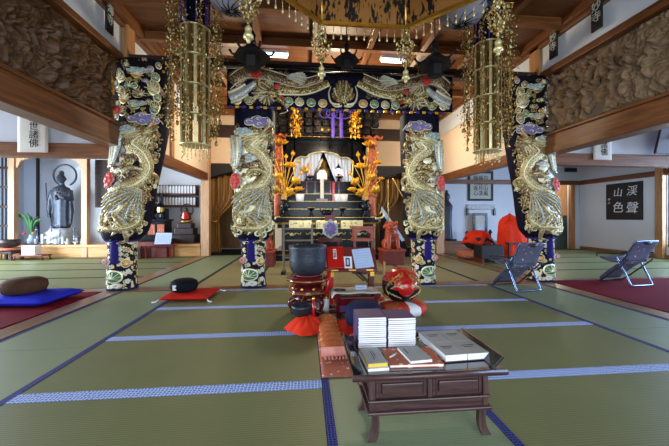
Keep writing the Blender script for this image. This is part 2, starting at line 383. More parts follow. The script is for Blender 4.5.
# nave side: beams, frieze, ceiling
def frieze(x, s, nm):
    mb = MB()
    mb.bb(x-.05, x+.05, -2.4, 9.05, 3.36, 3.97, 0)
    mb.bb(x-.05, x+.05, 5.1, 9.05, 2.25, 3.37, 1)
    structure(nm, mb, [M['plaster'], M['plaster_warm_lit']])
frieze(-2.70, 1, 'wall_left_frieze'); frieze(3.90, -1, 'wall_right_frieze')
for x in (-2.70, 3.90):
    mb = MB(); mb.bb(x-.12, x+.12, -2.4, PY-.11, 2.05, 2.33); mb.bb(x-.15, x+.15, -2.4, PY-.11, 2.33, 2.37)
    structure('trim_%d' % k, mb, M['beam_y'], bev=.012); k += 1
    mb = MB(); mb.bb(x-.12, x+.12, -2.4, PY-.11, 3.29, 3.36); mb.bb(x-.09, x+.09, -2.4, PY-.11, 3.36, 3.41)
    structure('trim_%d' % k, mb, M['beam_y'], bev=.01); k += 1
    mb = MB(); mb.bb(x-.08, x+.08, PY+.11, 9.0, 2.05, 2.25)
    structure('trim_%d' % k, mb, M['beam_y'], bev=.01); k += 1
    mb = MB(); mb.bb(x-.11, x+.11, -2.4, 9.0, 3.80, 3.95)
    structure('trim_%d' % k, mb, M['beam_y'], bev=.01); k += 1
    mb = MB(); xs = .06 if x < 0 else -.06
    mb.bb(x+xs-.03, x+xs+.03, 6.5, 6.64, 2.25, 3.80)
    structure('trim_%d' % k, mb, M['beam_z'], bev=.01); k += 1
    structure('trim_%d' % k, MB().bb(x-.11, x+.11, 8.86, 9.08, 0, 3.9), M['post_pale'], bev=.01); k += 1
# coffered ceiling
mb = MB(); mb.bb(-2.8, 4.0, -2.4, 9.3, 3.98, 4.03)
ce = structure('ceiling', mb, M['ceiling'])
mb = MB()
for i in range(8): mb.bb(-2.58+i*.9, -2.58+i*.9+.09, -2.4, 9.1, 3.85, 3.98)
structure('coffer_beam', mb, M['beam_y'], ce, bev=.006)
mb = MB()
for i in range(13): mb.bb(-2.68, 3.88, -2.0+i*.9, -2.0+i*.9+.10, 3.84, 3.975)
structure('coffer_beam', mb, M['beam'], ce, bev=.006)
# beam across the pillar row (under the banner) and in the side aisles
structure('trim_%d' % k, MB().bb(-2.6, 3.8, PY-.07, PY+.09, 3.30, 3.44), M['beam_dark'], bev=.01); k += 1
for x0, x1 in ((-8.15, -2.78), (4.01, 9.2)):
    structure('trim_%d' % k, MB().bb(x0, x1, PY-.08, PY+.08, 1.92, 2.12), M['beam'], bev=.01); k += 1
    structure('wall_aisle' if x0 < 0 else 'wall_aisle_right', MB().bb(x0, x1, PY-.03, PY+.03, 2.12, 3.0), M['plaster'])
structure('ceiling_aisle_left', MB().bb(-8.2, -2.80, -2.4, 9.9, 3.0, 3.05), M['ceiling'])
structure('ceiling_aisle_right', MB().bb(4.0, 9.3, -2.4, 9.9, 3.0, 3.05), M['ceiling'])
# back wall of the sanctuary
BY = 9.08
mb = MB()
mb.bb(-2.7, 3.9, BY, BY+.08, 2.35, 4.0, 1)
mb.bb(-.85, 2.05, BY, BY+.08, 0, 2.35, 1)
structure('wall_back', mb, [M['plaster'], M['plaster_warm_lit']])
structure('trim_%d' % k, MB().bb(-2.6, 3.8, BY-.10, BY, 3.27, 3.60), M['beam_dark'], bev=.01); k += 1
# passage behind the curtains
mb = MB(); mb.bb(-3.0, 4.2, 11.0, 11.1, 0, 4.0); mb.bb(-3.0, -2.9, 10.05, 11.0, 0, 4.0); mb.bb(-2.83, -2.75, 9.08, 10.05, 0, 4.0); mb.bb(4.0, 4.1, 9.0, 11, 0, 4); mb.bb(-3, 4.2, 9.1, 11.1, 2.6, 2.7)
structure('wall_passage', mb, M['beam_z'])
# right rear wall, side walls
mb = MB(); mb.bb(3.95, 7.55, 9.78, 9.86, .0, 3.0); mb.bb(7.55, 8.75, 9.78, 9.86, 2.15, 3.0); mb.bb(8.75, 9.2, 9.78, 9.86, 0, 3.0)
structure('wall_back_right', mb, M['plaster'])
mb = MB(); mb.bb(7.2, 10.4, 11.3, 11.4, 0, 3.0); mb.bb(7.2, 7.3, 9.86, 11.4, 0, 3); mb.bb(10.3, 10.4, 9.7, 11.4, 0, 3); mb.bb(9.2, 10.4, 9.78, 9.86, 0, 3); mb.bb(7.2, 10.4, 9.86, 11.4, 2.9, 3.0)
structure('wall_side_room', mb, M['post_pale'])
mb = MB(); mb.bb(9.12, 9.2, 7.2, 9.86, 0, 3.0); mb.bb(9.12, 9.2, -2.4, 7.2, 2.3, 3.0); mb.bb(9.12, 9.2, -2.4, 7.2, 0, .3); mb.bb(9.12, 9.2, -2.4, .6, .3, 2.3)
structure('wall_right', mb, M['plaster'])
mb = MB(); mb.bb(3.98, 9.12, 9.70, 9.78, 2.12, 2.26); structure('trim_%d' % k, mb, M['beam'], bev=.01); k += 1
mb = MB(); mb.bb(9.04, 9.12, 5.0, 9.7, 2.12, 2.26); structure('trim_%d' % k, mb, M['beam_y'], bev=.01); k += 1
structure('trim_%d' % k, MB().bb(9.0, 9.14, 7.22, 7.40, 0, 2.98), M['beam_z'], bev=.01); k += 1
structure('trim_%d' % k, MB().bb(8.72, 8.86, 9.66, 9.78, 0, 2.12), M['beam_z'], bev=.01); k += 1
structure('trim_%d' % k, MB().bb(7.42, 7.55, 9.66, 9.78, 0, 2.12), M['beam_z'], bev=.01); k += 1
structure('baseboard_right', MB().bb(9.06, 9.12, 5.0, 9.7, 0, .10), M['sill'])
# left side
mb = MB(); mb.bb(-8.2, -8.1, 8.2, 9.95, 0, 3.0); mb.bb(-8.2, -8.1, -2.4, 8.2, 2.3, 3.0); mb.bb(-8.2, -8.1, -2.4, 8.2, 0, .25); mb.bb(-8.2, -8.1, -2.4, 1.8, .25, 2.3)
structure('wall_left', mb, M['plaster'])
# windows (lattice in the side wall openings)
def lattice(nm, x, y0, y1, z0, z1, n, nz_):
    mb = MB(); mb.bb(x-.03, x+.03, y0, y1, z0, z0+.07); mb.bb(x-.03, x+.03, y0, y1, z1-.07, z1)
    for i in range(n+1):
        y = y0+(y1-y0)*i/n; mb.bb(x-.02, x+.02, y-.02, y+.02, z0, z1)
    for i in range(1, nz_): z = z0+(z1-z0)*i/nz_; mb.bb(x-.012, x+.012, y0, y1, z-.01, z+.01)
    structure(nm, mb, M['beam_dark'])
lattice('window_1', -8.15, 1.8, 8.2, .25, 2.3, 8, 4)
lattice('window_2', 9.16, .6, 7.2, .3, 2.3, 8, 4)
# ------------------------------------------------ left alcoves
AY = 8.9
mb = MB(); mb.bb(-8.1, -2.83, AY, 9.95, .0, .30); mb.bb(-8.1, -2.83, AY-.03, AY+.10, .26, .33)
structure('trim_%d' % k, mb, M['platform'], bev=.008); k += 1
structure('wall_alcove', MB().bb(-8.2, -2.65, 9.95, 10.03, 0, 3.0), M['plaster'])
structure('trim_%d' % k, MB().bb(-7.73, -7.67, 9.90, 9.95, .33, 3.0), M['beam_dark']); k += 1
# arch frame with rounded corner brackets
mb = MB()
mb.bb(-7.60, -7.46, AY-.02, AY+.12, .0, 2.95); mb.bb(-5.84, -5.70, AY-.02, AY+.12, 0, 2.95); mb.bb(-7.6, -5.7, AY-.01, AY+.11, 2.62, 2.95)
for xx, s in ((-7.46, 1), (-5.84, -1)):
    ol = [(0, 0)]+[(s*.30*(1-math.cos(a)), -.30*(1-math.sin(a))) for a in [PI/2*i/6 for i in range(6, -1, -1)]]
    ol = [(0, 0), (s*.30, 0)]+[(s*(.30-.24*math.sin(PI/2*i/6)), -.28+.24*math.cos(PI/2*i/6)) for i in range(7)]+[(0, -.28)]
    mb.prism(ol, (xx, AY+.02, 2.62), (1, 0, 0), (0, 0, 1), (0, .08, 0))
structure('trim_%d' % k, mb, M['post_pale'], bev=.006); k += 1
structure('window_3', MB().bb(-8.1, -7.6, AY+.06, AY+.08, .33, 2.9), M['window_sky'])
mb = MB()
for i in range(7): mb.bb(-8.1+.08*i, -8.075+.08*i, AY, AY+.05, 0, 2.9)
for i in range(6): mb.bb(-8.1, -7.6, AY, AY+.04, .3+.5*i, .36+.5*i)
structure('trim_%d' % k, mb, M['beam_dark']); k += 1
mb = MB(); mb.bb(-5.7, -5.0, 9.2, 9.26, 1.32, 2.62)
for i in range(9): mb.box((-5.35, 9.18, 1.42+.135*i), (.66, .03, .10), 0)
o = mb.build('louvered_shutter', M['beam_dark']); tag(o, 'dark brown slatted shutter beside the arched alcove', 'shutter')
# curtain openings left and right of the altar
def ogee(cx, nm, s):
    # black ogee frame
    W = .86; mb = MB(); n = 24
    def top(t): a = abs(t); return 2.10+.22*(1-a**1.6)+.10*math.exp(-(a/.16)**2)
    vs = []; 
    for i in range(n+1):
        t = -1+2*i/n; vs.append((cx+W*t, top(t)))
    for (xa, za), (xb, zb) in zip(vs[:-1], vs[1:]):
        mb.prism([(xa, za), (xb, zb), (xb, 2.5), (xa, 2.5)], (0, BY-.06, 0), (1, 0, 0), (0, 0, 1), (0, .05, 0), 0)
    mb.tube([(a, BY-.07, b) for a, b in vs], .025, 6, 1)
    structure(nm, mb, [M['black_matt'], M['black']])
ogee(-1.80, 'door_1', 1); ogee(2.96, 'door_2', -1)
structure('trim_%d' % k, MB().bb(-2.70, 3.9, BY-.03, BY-.005, 2.42, 2.55), M['beam_dark']); k += 1
def curtain(cx, w, side, label):
    """tied-back drape: gathers to one side at waist height"""
    t = thing('tied_curtain', label, 'curtain', (cx, BY+.03, 0))
    def fn(u, v):
        z = .06+2.08*v+.10*v*(1-abs(2*u-1))
        kk = math.exp(-((z-.95)/.42)**2); wd = w*(1-.72*kk) if z > .95 else w*(.28+.10*(.95-z))
        x = side*w/2 - side*wd*(1-u)
        return (x, .045*math.sin(u*30+2*math.sin(z))*(1-.3*kk), z)
    MB().grid(fn, 60, 30).build('drape', M['curtain'], t, solid=.008)
    MB().tube([(side*(w/2-.02), -.03, .98), (side*(w/2-w*.16), -.08, .93), (side*(w/2-w*.30), -.03, .97)], .022, 6).build('tie_band', M['gold'], t)
curtain(-2.22, .80, -1, 'brown drape tied back to the left post, left of the altar')
curtain(-1.30, .86, 1, 'brown drape tied back behind the brocade pillar left of the altar')
curtain(2.38, .80, -1, 'brown drape tied back close to the right side of the altar')
curtain(3.30, .90, 1, 'brown drape behind the brocade pillar right of the altar')

# ------------------------------------------------ embroidery tools
def relief(mb, path, mp, wd, h, mi, n=6, off=0.0):
    m = len(path); vs = []; fs = []
    for i, (u, v) in enumerate(path):
        a, b = path[max(i-1, 0)], path[min(i+1, m-1)]; tx, ty = b[0]-a[0], b[1]-a[1]; L = math.hypot(tx, ty) or 1
        nx, ny = -ty/L, tx/L; f = i/(m-1); ww = (wd(f) if callable(wd) else wd)/2; hh = (h(f) if callable(h) else h)
        for j in range(n+1):
            q = -1+2*j/n; vs.append(mp(u+nx*ww*q, v+ny*ww*q, off+hh*math.sqrt(max(0, 1-q*q))+.001))
    for i in range(m-1):
        for j in range(n):
            a = i*(n+1)+j; fs.append((a, a+1, a+n+2, a+n+1))
    mb.add(vs, fs, mi, True)
def dome(mb, cu, cv, rf, h, mp, mi, edge=None, n=20, off=0.0, sy=1.0, rot=0):
    vs = [mp(cu, cv, off+h)]; fs = []; fe = []
    rs = (.45, .80, 1.0)
    for q in rs:
        for i in range(n):
            a = 2*PI*i/n; r = (rf(a) if callable(rf) else rf)*q; x, y = r*math.cos(a), r*math.sin(a)*sy
            x, y = x*math.cos(rot)-y*math.sin(rot), x*math.sin(rot)+y*math.cos(rot)
            vs.append(mp(cu+x, cv+y, off+h*math.sqrt(max(0, 1-(q*.97)**2))+.001))
    for i in range(n):
        fs.append((0, 1+i, 1+(i+1) % n))
        fs.append((1+i, 1+n+i, 1+n+(i+1) % n, 1+(i+1) % n)); fe.append((1+n+i, 1+2*n+i, 1+2*n+(i+1) % n, 1+n+(i+1) % n))
    b = len(mb.v); mb.add(vs, fs, mi, True)
    for f in fe: mb.f.append(tuple(b+i for i in f)); mb.m.append(mi if edge is None else edge); mb.s.append(True)
def spline(pts, n=8):
    out = []; P = [pts[0]]+list(pts)+[pts[-1]]
    for i in range(1, len(P)-2):
        p0, p1, p2, p3 = P[i-1], P[i], P[i+1], P[i+2]
        for j in range(n):
            t = j/n; out.append(tuple(.5*((2*p1[k_])+(-p0[k_]+p2[k_])*t+(2*p0[k_]-5*p1[k_]+4*p2[k_]-p3[k_])*t*t+(-p0[k_]+3*p1[k_]-3*p2[k_]+p3[k_])*t**3) for k_ in range(len(p1))))
    out.append(tuple(pts[-1])); return out
def dragon(mp, path, wmax, parent, mt, mirror=1, name='gold_dragon', hd=None, legs=(.25, .55, .8), lab=None):
    P = spline(path, 9); mb = MB(); L = len(P)
    prof = lambda f: wmax*(.45+.55*math.sin(PI*min(1, .22+f*.78)))*(1 if f < .8 else 1-(f-.8)*3.6)
    relief(mb, P, mp, prof, .035, 0, 8)
    relief(mb, P, mp, lambda f: prof(f)*.10, .010, 1, 4, .030)
    def side(f, s, d):
        i = min(L-2, max(1, int(f*(L-1)))); a, b = P[i-1], P[i+1]; tx, ty = b[0]-a[0], b[1]-a[1]; q = math.hypot(tx, ty) or 1
        return (P[i][0]-ty/q*s*d, P[i][1]+tx/q*s*d), (tx/q, ty/q), (-ty/q*s, tx/q*s)
    for q in range(22):                      # back fins
        f = .04+.9*q/22; p, t_, n_ = side(f, 1, prof(f)*.48)
        relief(mb, [p, (p[0]+n_[0]*.05+t_[0]*.02, p[1]+n_[1]*.05+t_[1]*.02)], mp, lambda g: .030*(1-g)+.004, .02, 1, 4)
    for f in legs:
        for s in (1, -1):
            p, t_, n_ = side(f, s, prof(f)*.3)
            kx, ky = p[0]+n_[0]*wmax*.75, p[1]+n_[1]*wmax*.75
            ex, ey = kx+t_[0]*wmax*.55+n_[0]*.02, ky+t_[1]*wmax*.55
            relief(mb, spline([p, (kx, ky), (ex, ey)], 5), mp, lambda g: wmax*(.42-.26*g), .03, 0, 6)
            for c in (-.9, -.3, .3, .9):
                ca, sa = math.cos(c), math.sin(c); dx, dy = t_[0]*ca-t_[1]*sa, t_[0]*sa+t_[1]*ca
                relief(mb, [(ex, ey), (ex+dx*wmax*.22, ey+dy*wmax*.22), (ex+dx*wmax*.36+dy*.01, ey+dy*wmax*.36)], mp, lambda g: .024*(1-g)+.004, .022, 1, 4)
    o = mb.build(name, [mt[0], mt[1]], parent)
    # head
    hx, hy = P[0]; ax, ay = P[0][0]-P[3][0], P[0][1]-P[3][1]; q = math.hypot(ax, ay) or 1; ax, ay = ax/q, ay/q
    nx, ny = -ay, ax; W = wmax; hb = MB()
    T = lambda a, b: (hx+ax*a*W+nx*b*W*mirror, hy+ay*a*W+ny*b*W*mirror)
    rot = math.atan2(ay, ax)
    dome(hb, *T(.15, 0), W*.50, .06, mp, 0, None, 18, 0, .8, rot)
    relief(hb, [T(.3, .12), T(.85, .22), T(1.15, .30)], mp, lambda g: W*(.40-.12*g), .055, 0, 6)      # upper jaw
    relief(hb, [T(.25, -.2), T(.7, -.32), T(.95, -.30)], mp, lambda g: W*(.26-.12*g), .045, 0, 6)     # lower jaw
    dome(hb, *T(1.15, .32), W*.14, .07, mp, 1, None, 10)
    dome(hb, *T(.42, .28), W*.11, .075, mp, 2, 1, 10)                                                  # eye
    relief(hb, [T(.35, -.02), T(.85, -.03)], mp, W*.14, .03, 3, 4)                                     # mouth
    for b in (.25, -.05): relief(hb, spline([T(0, b), T(-.4, b+.35), T(-.9, b+.55)], 4), mp, lambda g: W*(.14-.1*g), .05, 1, 5)   # horns
    for b in (.35, .1, -.2, -.4, -.55): relief(hb, spline([T(-.1, b), T(-.5, b*1.4), T(-.75, b*1.9+.1)], 4), mp, lambda g: W*(.15-.12*g), .045, 1, 5)  # mane
    relief(hb, spline([T(1.0, .25), T(1.3, .6), T(1.0, .95)], 5), mp, .012, .02, 1, 4); relief(hb, spline([T(1.0, .15), T(1.45, -.1), T(1.5, -.5)], 5), mp, .012, .02, 1, 4)
    hb.build(name+'_head', [mt[0], mt[1], M['ink'], M['red_silk']], parent)
    return o
def feathers(mp, cu, cv, a0, a1, r0, r1, n, parent, name='feather_wing', w=.03, cm=None, off=.004):
    mb = MB()
    for i in range(n):
        f = i/(n-1); a = a0+(a1-a0)*f; R = r1*(1-.35*abs(f-.4))
        pts = [(cu+math.cos(a+.18*g)*(r0+(R-r0)*g), cv+math.sin(a+.18*g)*(r0+(R-r0)*g)) for g in (0, .33, .66, 1)]
        relief(mb, pts, mp, lambda g: w*(.6+.7*g)*(1 if g < .9 else .5), .022, i % 2, 4, off)
    for i in range(n-1):
        f = (i+.5)/(n-1); a = a0+(a1-a0)*f
        dome(mb, cu+math.cos(a)*(r0+.02), cv+math.sin(a)*(r0+.02), w*.75, .03, mp, 2, None, 8, off)
    return mb.build(name, cm or [M['silver'], M['outline'], M['thread2']], parent)
def peony(mp, u, v, r, parent, m, name='peony', cent=None):
    mb = MB()
    for i in range(7):
        a = 2*PI*i/7; dome(mb, u+math.cos(a)*r*.55, v+math.sin(a)*r*.55, r*.45, .035, mp, 0, 1, 12, .03)
    for i in range(4):
        a = 2*PI*i/4+.4; dome(mb, u+math.cos(a)*r*.22, v+math.sin(a)*r*.22, r*.3, .03, mp, 0, 1, 10, .05)
    return mb.build(name, [m, cent or M['pink_silk']], parent)
def cloud(mp, u, v, r, parent, m, name='cloud', edge=None):
    mb = MB(); dome(mb, u, v, r*.62, .03, mp, 0, 1, 16)
    for a, q in ((0, .9), (.8, .7), (2.2, .75), (3.14, .95), (4.0, .6), (5.4, .6)):
        dome(mb, u+math.cos(a)*r*q, v+math.sin(a)*r*q*.55, r*.42, .032, mp, 0, 1, 12)
        pts = [(u+math.cos(a)*r*q+math.cos(t)*r*.2*(1-t/9), v+math.sin(a)*r*q*.55+math.sin(t)*r*.2*(1-t/9)) for t in [i*.7 for i in range(8)]]
        relief(mb, pts, mp, r*.07, .014, 1, 3, .032)
    return mb.build(name, [m, edge or M['outline']], parent)
def leafdisc(mp, u, v, r, parent, m, name='leaf'):
    mb = MB(); dome(mb, u, v, r, .02, mp, 0, 1, 18)
    for i in range(7):
        a = PI*i/6-.2; relief(mb, [(u, v-r*.3), (u+math.cos(a)*r*.8, v-r*.3+math.sin(a)*r*1.05)], mp, r*.08, .012, 1, 3, .018)
    return mb.build(name, [m, M['outline']], parent)

# ------------------------------------------------ brocade pillar covers
def sg(x, p): return math.copysign(abs(x)**p, x)
def pillar_cover(x0, lean, outer, mir, label, seed):
    Y = PY-.02
    t = thing('brocade_pillar_cover', label, 'pillar cover', (x0, Y, 0), 0, None)
    R_ = random.Random(seed)
    ztop = 3.30 if outer else 2.66
    def cxf(z): return lean*max(0, min(1, (z-.75)/1.6))**.8
    def A(z):
        if z < .72: return .185-.012*math.sin(PI*z/.72)
        f = min(1, (z-.72)/.16); return .185+(.115 if not outer else .125)*math.sqrt(f)-.015*math.exp(-((z-1.5)/.3)**2)+(0.03 if outer else 0)*max(0, z-1.6)
    def B(z):
        if z < .72: return .17
        f = min(1, (z-.72)/.16); return .17+.06*math.sqrt(f)
    def S(z, th, off=0):
        a, b = A(z)+off, B(z)+off
        return (cxf(z)+a*sg(math.sin(th), .75), -b*sg(math.cos(th), .75), z)
    def mp(u, z, off=0):           # u in metres across the front; wraps round the sides
        z = max(.01, min(ztop, z)); a = A(z); th = max(-1.9, min(1.9, u*mir/a*1.15))
        return S(z, th, off)
    def wr(z): return z
    mb = MB()
    mb.grid(lambda u, v: S(.86+(ztop-.86)*v, 2*PI*u) if v > 0 else S(.86, 2*PI*u), 40, 30, 0, True, True)
    zs = [.72, .73, .75, .78, .82, .86]
    mb.grid(lambda u, v: S(zs[int(round(v*5))], 2*PI*u), 40, 5, 0, True, True)
    mb.build('upper_cloth', M['navy'] , t)
    mb = MB(); mb.grid(lambda u, v: S(.012+.705*v, 2*PI*u), 40, 8, 0, True, True); mb.build('lower_cloth', M['floral2'], t)
    mb = MB(); mb.grid(lambda u, v: S(.006+.035*v, 2*PI*u, .006), 40, 1, 0, True, True); mb.build('hem', M['navy_cloth'], t)
    if outer:
        mb = MB(); mb.grid(lambda u, v: S(2.42+(ztop-2.42)*v, 2*PI*u, .008+.01*math.sin(u*40)), 60, 12, 0, True, True); mb.build('floral_top', M['floral'], t)
    # ground of gold and silver scales under the dragon
    for nm, ms, cnt in (('gold_scale_ground', (M['thread'], M['thread_dim']), 230), ('silver_scale_ground', (M['silver'], M['outline']), 60)):
        mb = MB()
        for q in range(cnt):
            z = .86+1.50*R_.random(); u = (R_.random()-.5)*(.58+.05*math.sin(z*5))
            if nm[0] == 's': u = -.20+.18*R_.random(); z = 1.1+1.1*R_.random()
            dome(mb, u, z, .035+.025*R_.random(), .010+.012*R_.random(), mp, q % 2, None, 8, 0, 1.4, R_.random()*3)
        mb.build(nm, list(ms), t)
    # dragon winding up
    mats = [M['thread2'], M['outline']]
    feathers(mp, .16, 1.50, 3.35, 4.7, .05, .52, 11, t, 'feather_wing', .028, [M['thread2'], M['silver'], M['thread2']], .036)
    feathers(mp, -.06, 1.20, -1.4, .3, .05, .34, 9, t, 'feather_tail', .030, [M['thread2'], M['silver'], M['outline']], .030)
    feathers(mp, -.17, 1.72, 1.25, 2.3, .04, .56, 10, t, 'wing_tip', .036, None, .034)
    dragon(mp, [(.08, 2.24), (.0, 2.10), (.12, 1.94), (.21, 1.74), (.12, 1.56), (-.04, 1.42), (-.10, 1.26), (.10, 1.16), (.21, 1.02), (.06, .90), (-.14, .92), (-.24, 1.08)],
           .19, t, [M['thread2'], M['outline']], 1, legs=(.3, .55, .82))
    for q in range(26):
        u = -.34+.68*R_.random(); z = .80+.26*R_.random(); r = .03+.035*R_.random(); a0 = R_.random()*6
        pts = [(u+math.cos(a0+i*.6)*r*(1-i/12), z+math.sin(a0+i*.6)*r*(1-i/12)) for i in range(9)]
        mb = MB(); relief(mb, pts, mp, .022, .03, 0, 4); mb.build('gold_swirl', M['thread2'] if q % 2 else M['outline'], t)
    for q in range(22):
        u = R_.choice((-.3, .26, .30, .2))+.06*R_.random(); z = 1.1+1.2*R_.random(); r = .03+.025*R_.random(); a0 = R_.random()*6
        pts = [(u+math.cos(a0+i*.6)*r*(1-i/12), z+math.sin(a0+i*.6)*r*(1-i/12)) for i in range(9)]
        mb = MB(); relief(mb, pts, mp, .016, .022, 0, 4); mb.build('gold_scroll', M['thread2'], t)
    peony(mp, -.21, 1.58, .125, t, M['red_silk'], 'red_peony')
    cloud(mp, .10, 2.44, .13, t, M['purple_silk'], 'purple_cloud')
    cloud(mp, -.11, 2.30, .09, t, M['blue_silk'], 'pale_blue_cloud')
    if outer:
        leafdisc(mp, .16, 2.90, .12, t, M['thread2'], 'gold_leaf'); leafdisc(mp, -.10, 2.74, .10, t, M['amber_silk'], 'amber_leaf')
        peony(mp, -.17, 2.56, .07, t, M['red_silk'], 'red_flower'); leafdisc(mp, .2, 2.64, .08, t, M['thread'], 'gold_blossom')
        leafdisc(mp, -.18, 3.04, .09, t, M['thread'], 'gold_blossom'); cloud(mp, .02, 3.12, .07, t, M['blue_silk'], 'white_blossom')
        for q in range(22):
            leafdisc(mp, -.26+.52*((q*.618) % 1), 2.48+.78*q/22, .045+.03*R_.random(), t, M[R_.choice(('thread_dim', 'amber_silk', 'thread', 'purple_silk', 'thread', 'green_silk'))], 'floral_leaf')
        cloud(mp, .02, 2.66, .06, t, M['silver'], 'silver_blossom')
    leafdisc(mp, -.03, .21, .095, t, M['green_silk'], 'green_leaf')
    leafdisc(mp, .10, .40, .065, t, M['amber_silk'], 'amber_flower')
    peony(mp, -.075, .43, .05, t, M['pink_silk'], 'pink_flower', M['white'])
    for u, z in ((-.13, .12), (.12, .14), (.13, .28), (-.14, .28), (0, .08), (.02, .60)):
        mb = MB()
        for i in range(5):
            a = 2*PI*i/5; dome(mb, u+math.cos(a)*.022, z+math.sin(a)*.022, .018, .012, mp, 0, None, 8)
        mb.build('white_blossom', M['paper'], t)
    # waist cord with knot and blue tassel
    mb = MB(); mb.grid(lambda u, v: S(.70+.03*v, 2*PI*u, .012), 36, 1, 0, True, True)
    mb.build('waist_cord', M['purple_cord'], t)
    ts = MB(); fx = -.01*mir
    ts.ball((fx, -.20, .70), (.035, .03, .03)); ts.ball((fx-.04, -.195, .72), (.03, .02, .018)); ts.ball((fx+.04, -.195, .72), (.03, .02, .018))
    ts.grid(lambda u, v: (fx+(.050+.01*(1-v))*math.cos(2*PI*u), -.195+.022*math.sin(2*PI*u), .40+.28*v), 16, 4, 0, True, True)
    ts.build('blue_tassel', M['tassel_blue'], t)
pillar_cover(PX[0], .30, True, 1, 'brocade pillar cover furthest left, gold dragon with a red peony on its left', 1)
pillar_cover(PX[1], .02, False, 1, 'brocade pillar cover just left of the altar, gold dragon and silver wing', 2)
pillar_cover(PX[2], -.06, False, -1, 'brocade pillar cover just right of the altar, above the red fish drum', 3)
pillar_cover(PX[3], -.26, True, -1, 'brocade pillar cover furthest right, behind the folding chair', 4)

# ------------------------------------------------ long banner over the pillars
BX0, BX1, BZ0, BZ1 = -1.12, 2.24, 2.66, 3.22
t = thing('brocade_banner', 'long navy brocade banner with two facing dragons, hung between the middle pillars', 'banner', ((BX0+BX1)/2, PY-.27, BZ0))
HW = (BX1-BX0)/2
def bmap(u, v, off=0):
    v = v*.93
    return (u, -.02*math.sin(u*5)-off, v)
MB().grid(lambda u, v: bmap(-HW+2*HW*u, .58*v), 60, 6).build('cloth', M['navy'], t, solid=.02)
MB().tube([(-HW-.05, .03, .61), (HW+.05, .03, .61)], .035, 10).build('hanging_pole', M['black'], t)
for s, nm in ((-1, 'left'), (1, 'right')):
    f = lambda u, v, off=0, s=s: bmap(u*s, v, off)
    mb = MB(); r9 = random.Random(6)
    for q in range(150): dome(mb, .34+1.26*r9.random(), .18+.36*r9.random(), .04+.03*r9.random(), .010, f, 0, None, 8, 0, .7, 3*r9.random())
    mb.build('scale_ground', [M['thread_dim']], t)
    mb = MB(); A_ = spline([(1.63, .36), (1.50, .48), (1.36, .53), (1.16, .50), (.96, .45), (.64, .38), (.30, .50)], 6)
    relief(mb, A_, f, lambda g: .25*(1-.42*g), .035, 0, 8, .010); mb.build('dragon_body', [M['thread_dim']], t)
    mb = MB(); relief(mb, [(u, v+.095*(1-.42*i/len(A_))) for i, (u, v) in enumerate(A_)], f, .022, .016, 0, 4, .03); relief(mb, [(u, v-.11*(1-.42*i/len(A_))) for i, (u, v) in enumerate(A_)], f, .016, .014, 0, 4, .03); mb.build('body_edge', M['outline_dim'], t)
    mb = MB(); relief(mb, spline([(.94, .26), (.74, .26), (.55, .27), (.38, .33), (.22, .42)], 6), f, lambda g: .17*(1-.4*g), .03, 0, 7, .012); mb.build('dragon_tail', M['thread'], t)
    mb = MB(); relief(mb, spline([(.94, .18), (.74, .19), (.55, .21), (.38, .27), (.20, .37)], 6), f, .026, .02, 0, 4, .03); mb.build('tail_edge', M['outline'], t)
    mb = MB(); relief(mb, spline([(1.64, .12), (1.52, .18), (1.40, .26), (1.28, .36)], 6), f, lambda g: .13-.03*g, .03, 0, 6, .014); mb.build('silver_wing', M['silver'], t)
    mb = MB(); relief(mb, spline([(1.66, .20), (1.54, .26), (1.42, .34)], 6), f, .05, .02, 0, 5, .02); relief(mb, spline([(1.62, .05), (1.50, .10), (1.38, .18)], 6), f, .04, .02, 0, 5, .02); mb.build('wing_quill', M['outline_dim'], t)
    dragon(f, [(1.06, .22), (1.14, .26), (1.22, .32), (1.20, .42), (1.10, .46)], .26, t, [M['thread'], M['outline_dim']], -s, legs=(.4, .8))
    feathers(f, .86, .44, 2.6, 3.3, .04, .34, 8, t, 'white_feathers', .030, [M['silver'], M['outline_dim'], M['silver']], .04)
    feathers(f, 1.12, .20, 3.6, 5.2, .04, .20, 8, t, 'claw_feathers', .026, [M['thread'], M['outline_dim'], M['thread']], .02)
    peony(f, 1.26, .49, .085, t, M['red_silk'], 'red_peony'); peony(f, .96, .30, .045, t, M['red_silk'], 'red_flower')
    for u, m_ in ((.30, 'amber_silk'), (.47, 'green_silk'), (.64, 'thread2'), (.80, 'green_silk'), (1.36, 'green_silk'), (1.54, 'thread2')):
        leafdisc(f, u, .09, .075, t, M[m_], 'round_leaf')
# centre conch of scales
mb = MB()
for i in range(9):
    a = PI*(.12+.76*i/8); relief(mb, [(0, .10), (math.cos(a)*.13, .10+math.sin(a)*.2), (math.cos(a)*.17, .12+math.sin(a)*.34)], bmap, lambda g: .085*(1-.45*g), .03, i % 2, 5)
for s in (-1, 1):
    relief(mb, spline([(s*.05, .07), (s*.17, .10), (s*.21, .24), (s*.18, .36)], 5), bmap, lambda g: .05*(1-.7*g), .03, 2, 5)
    relief(mb, spline([(s*.02, .05), (s*.12, .04), (s*.2, .14)], 5), bmap, lambda g: .04*(1-.7*g), .03, 2, 5)
mb.build('gold_shell_crest', [M['thread'], M['thread2'], M['outline']], t)
for i in range(34): MB().box((-HW+.05+i*(2*HW-.1)/33, -.015, -.018), (.05, .012, .035)).build('fringe_tab', M['gold_leaf'] if i % 2 else M['purple_cord'], t)
# upper side pieces of the banner that reach the outer pillars are bare beams

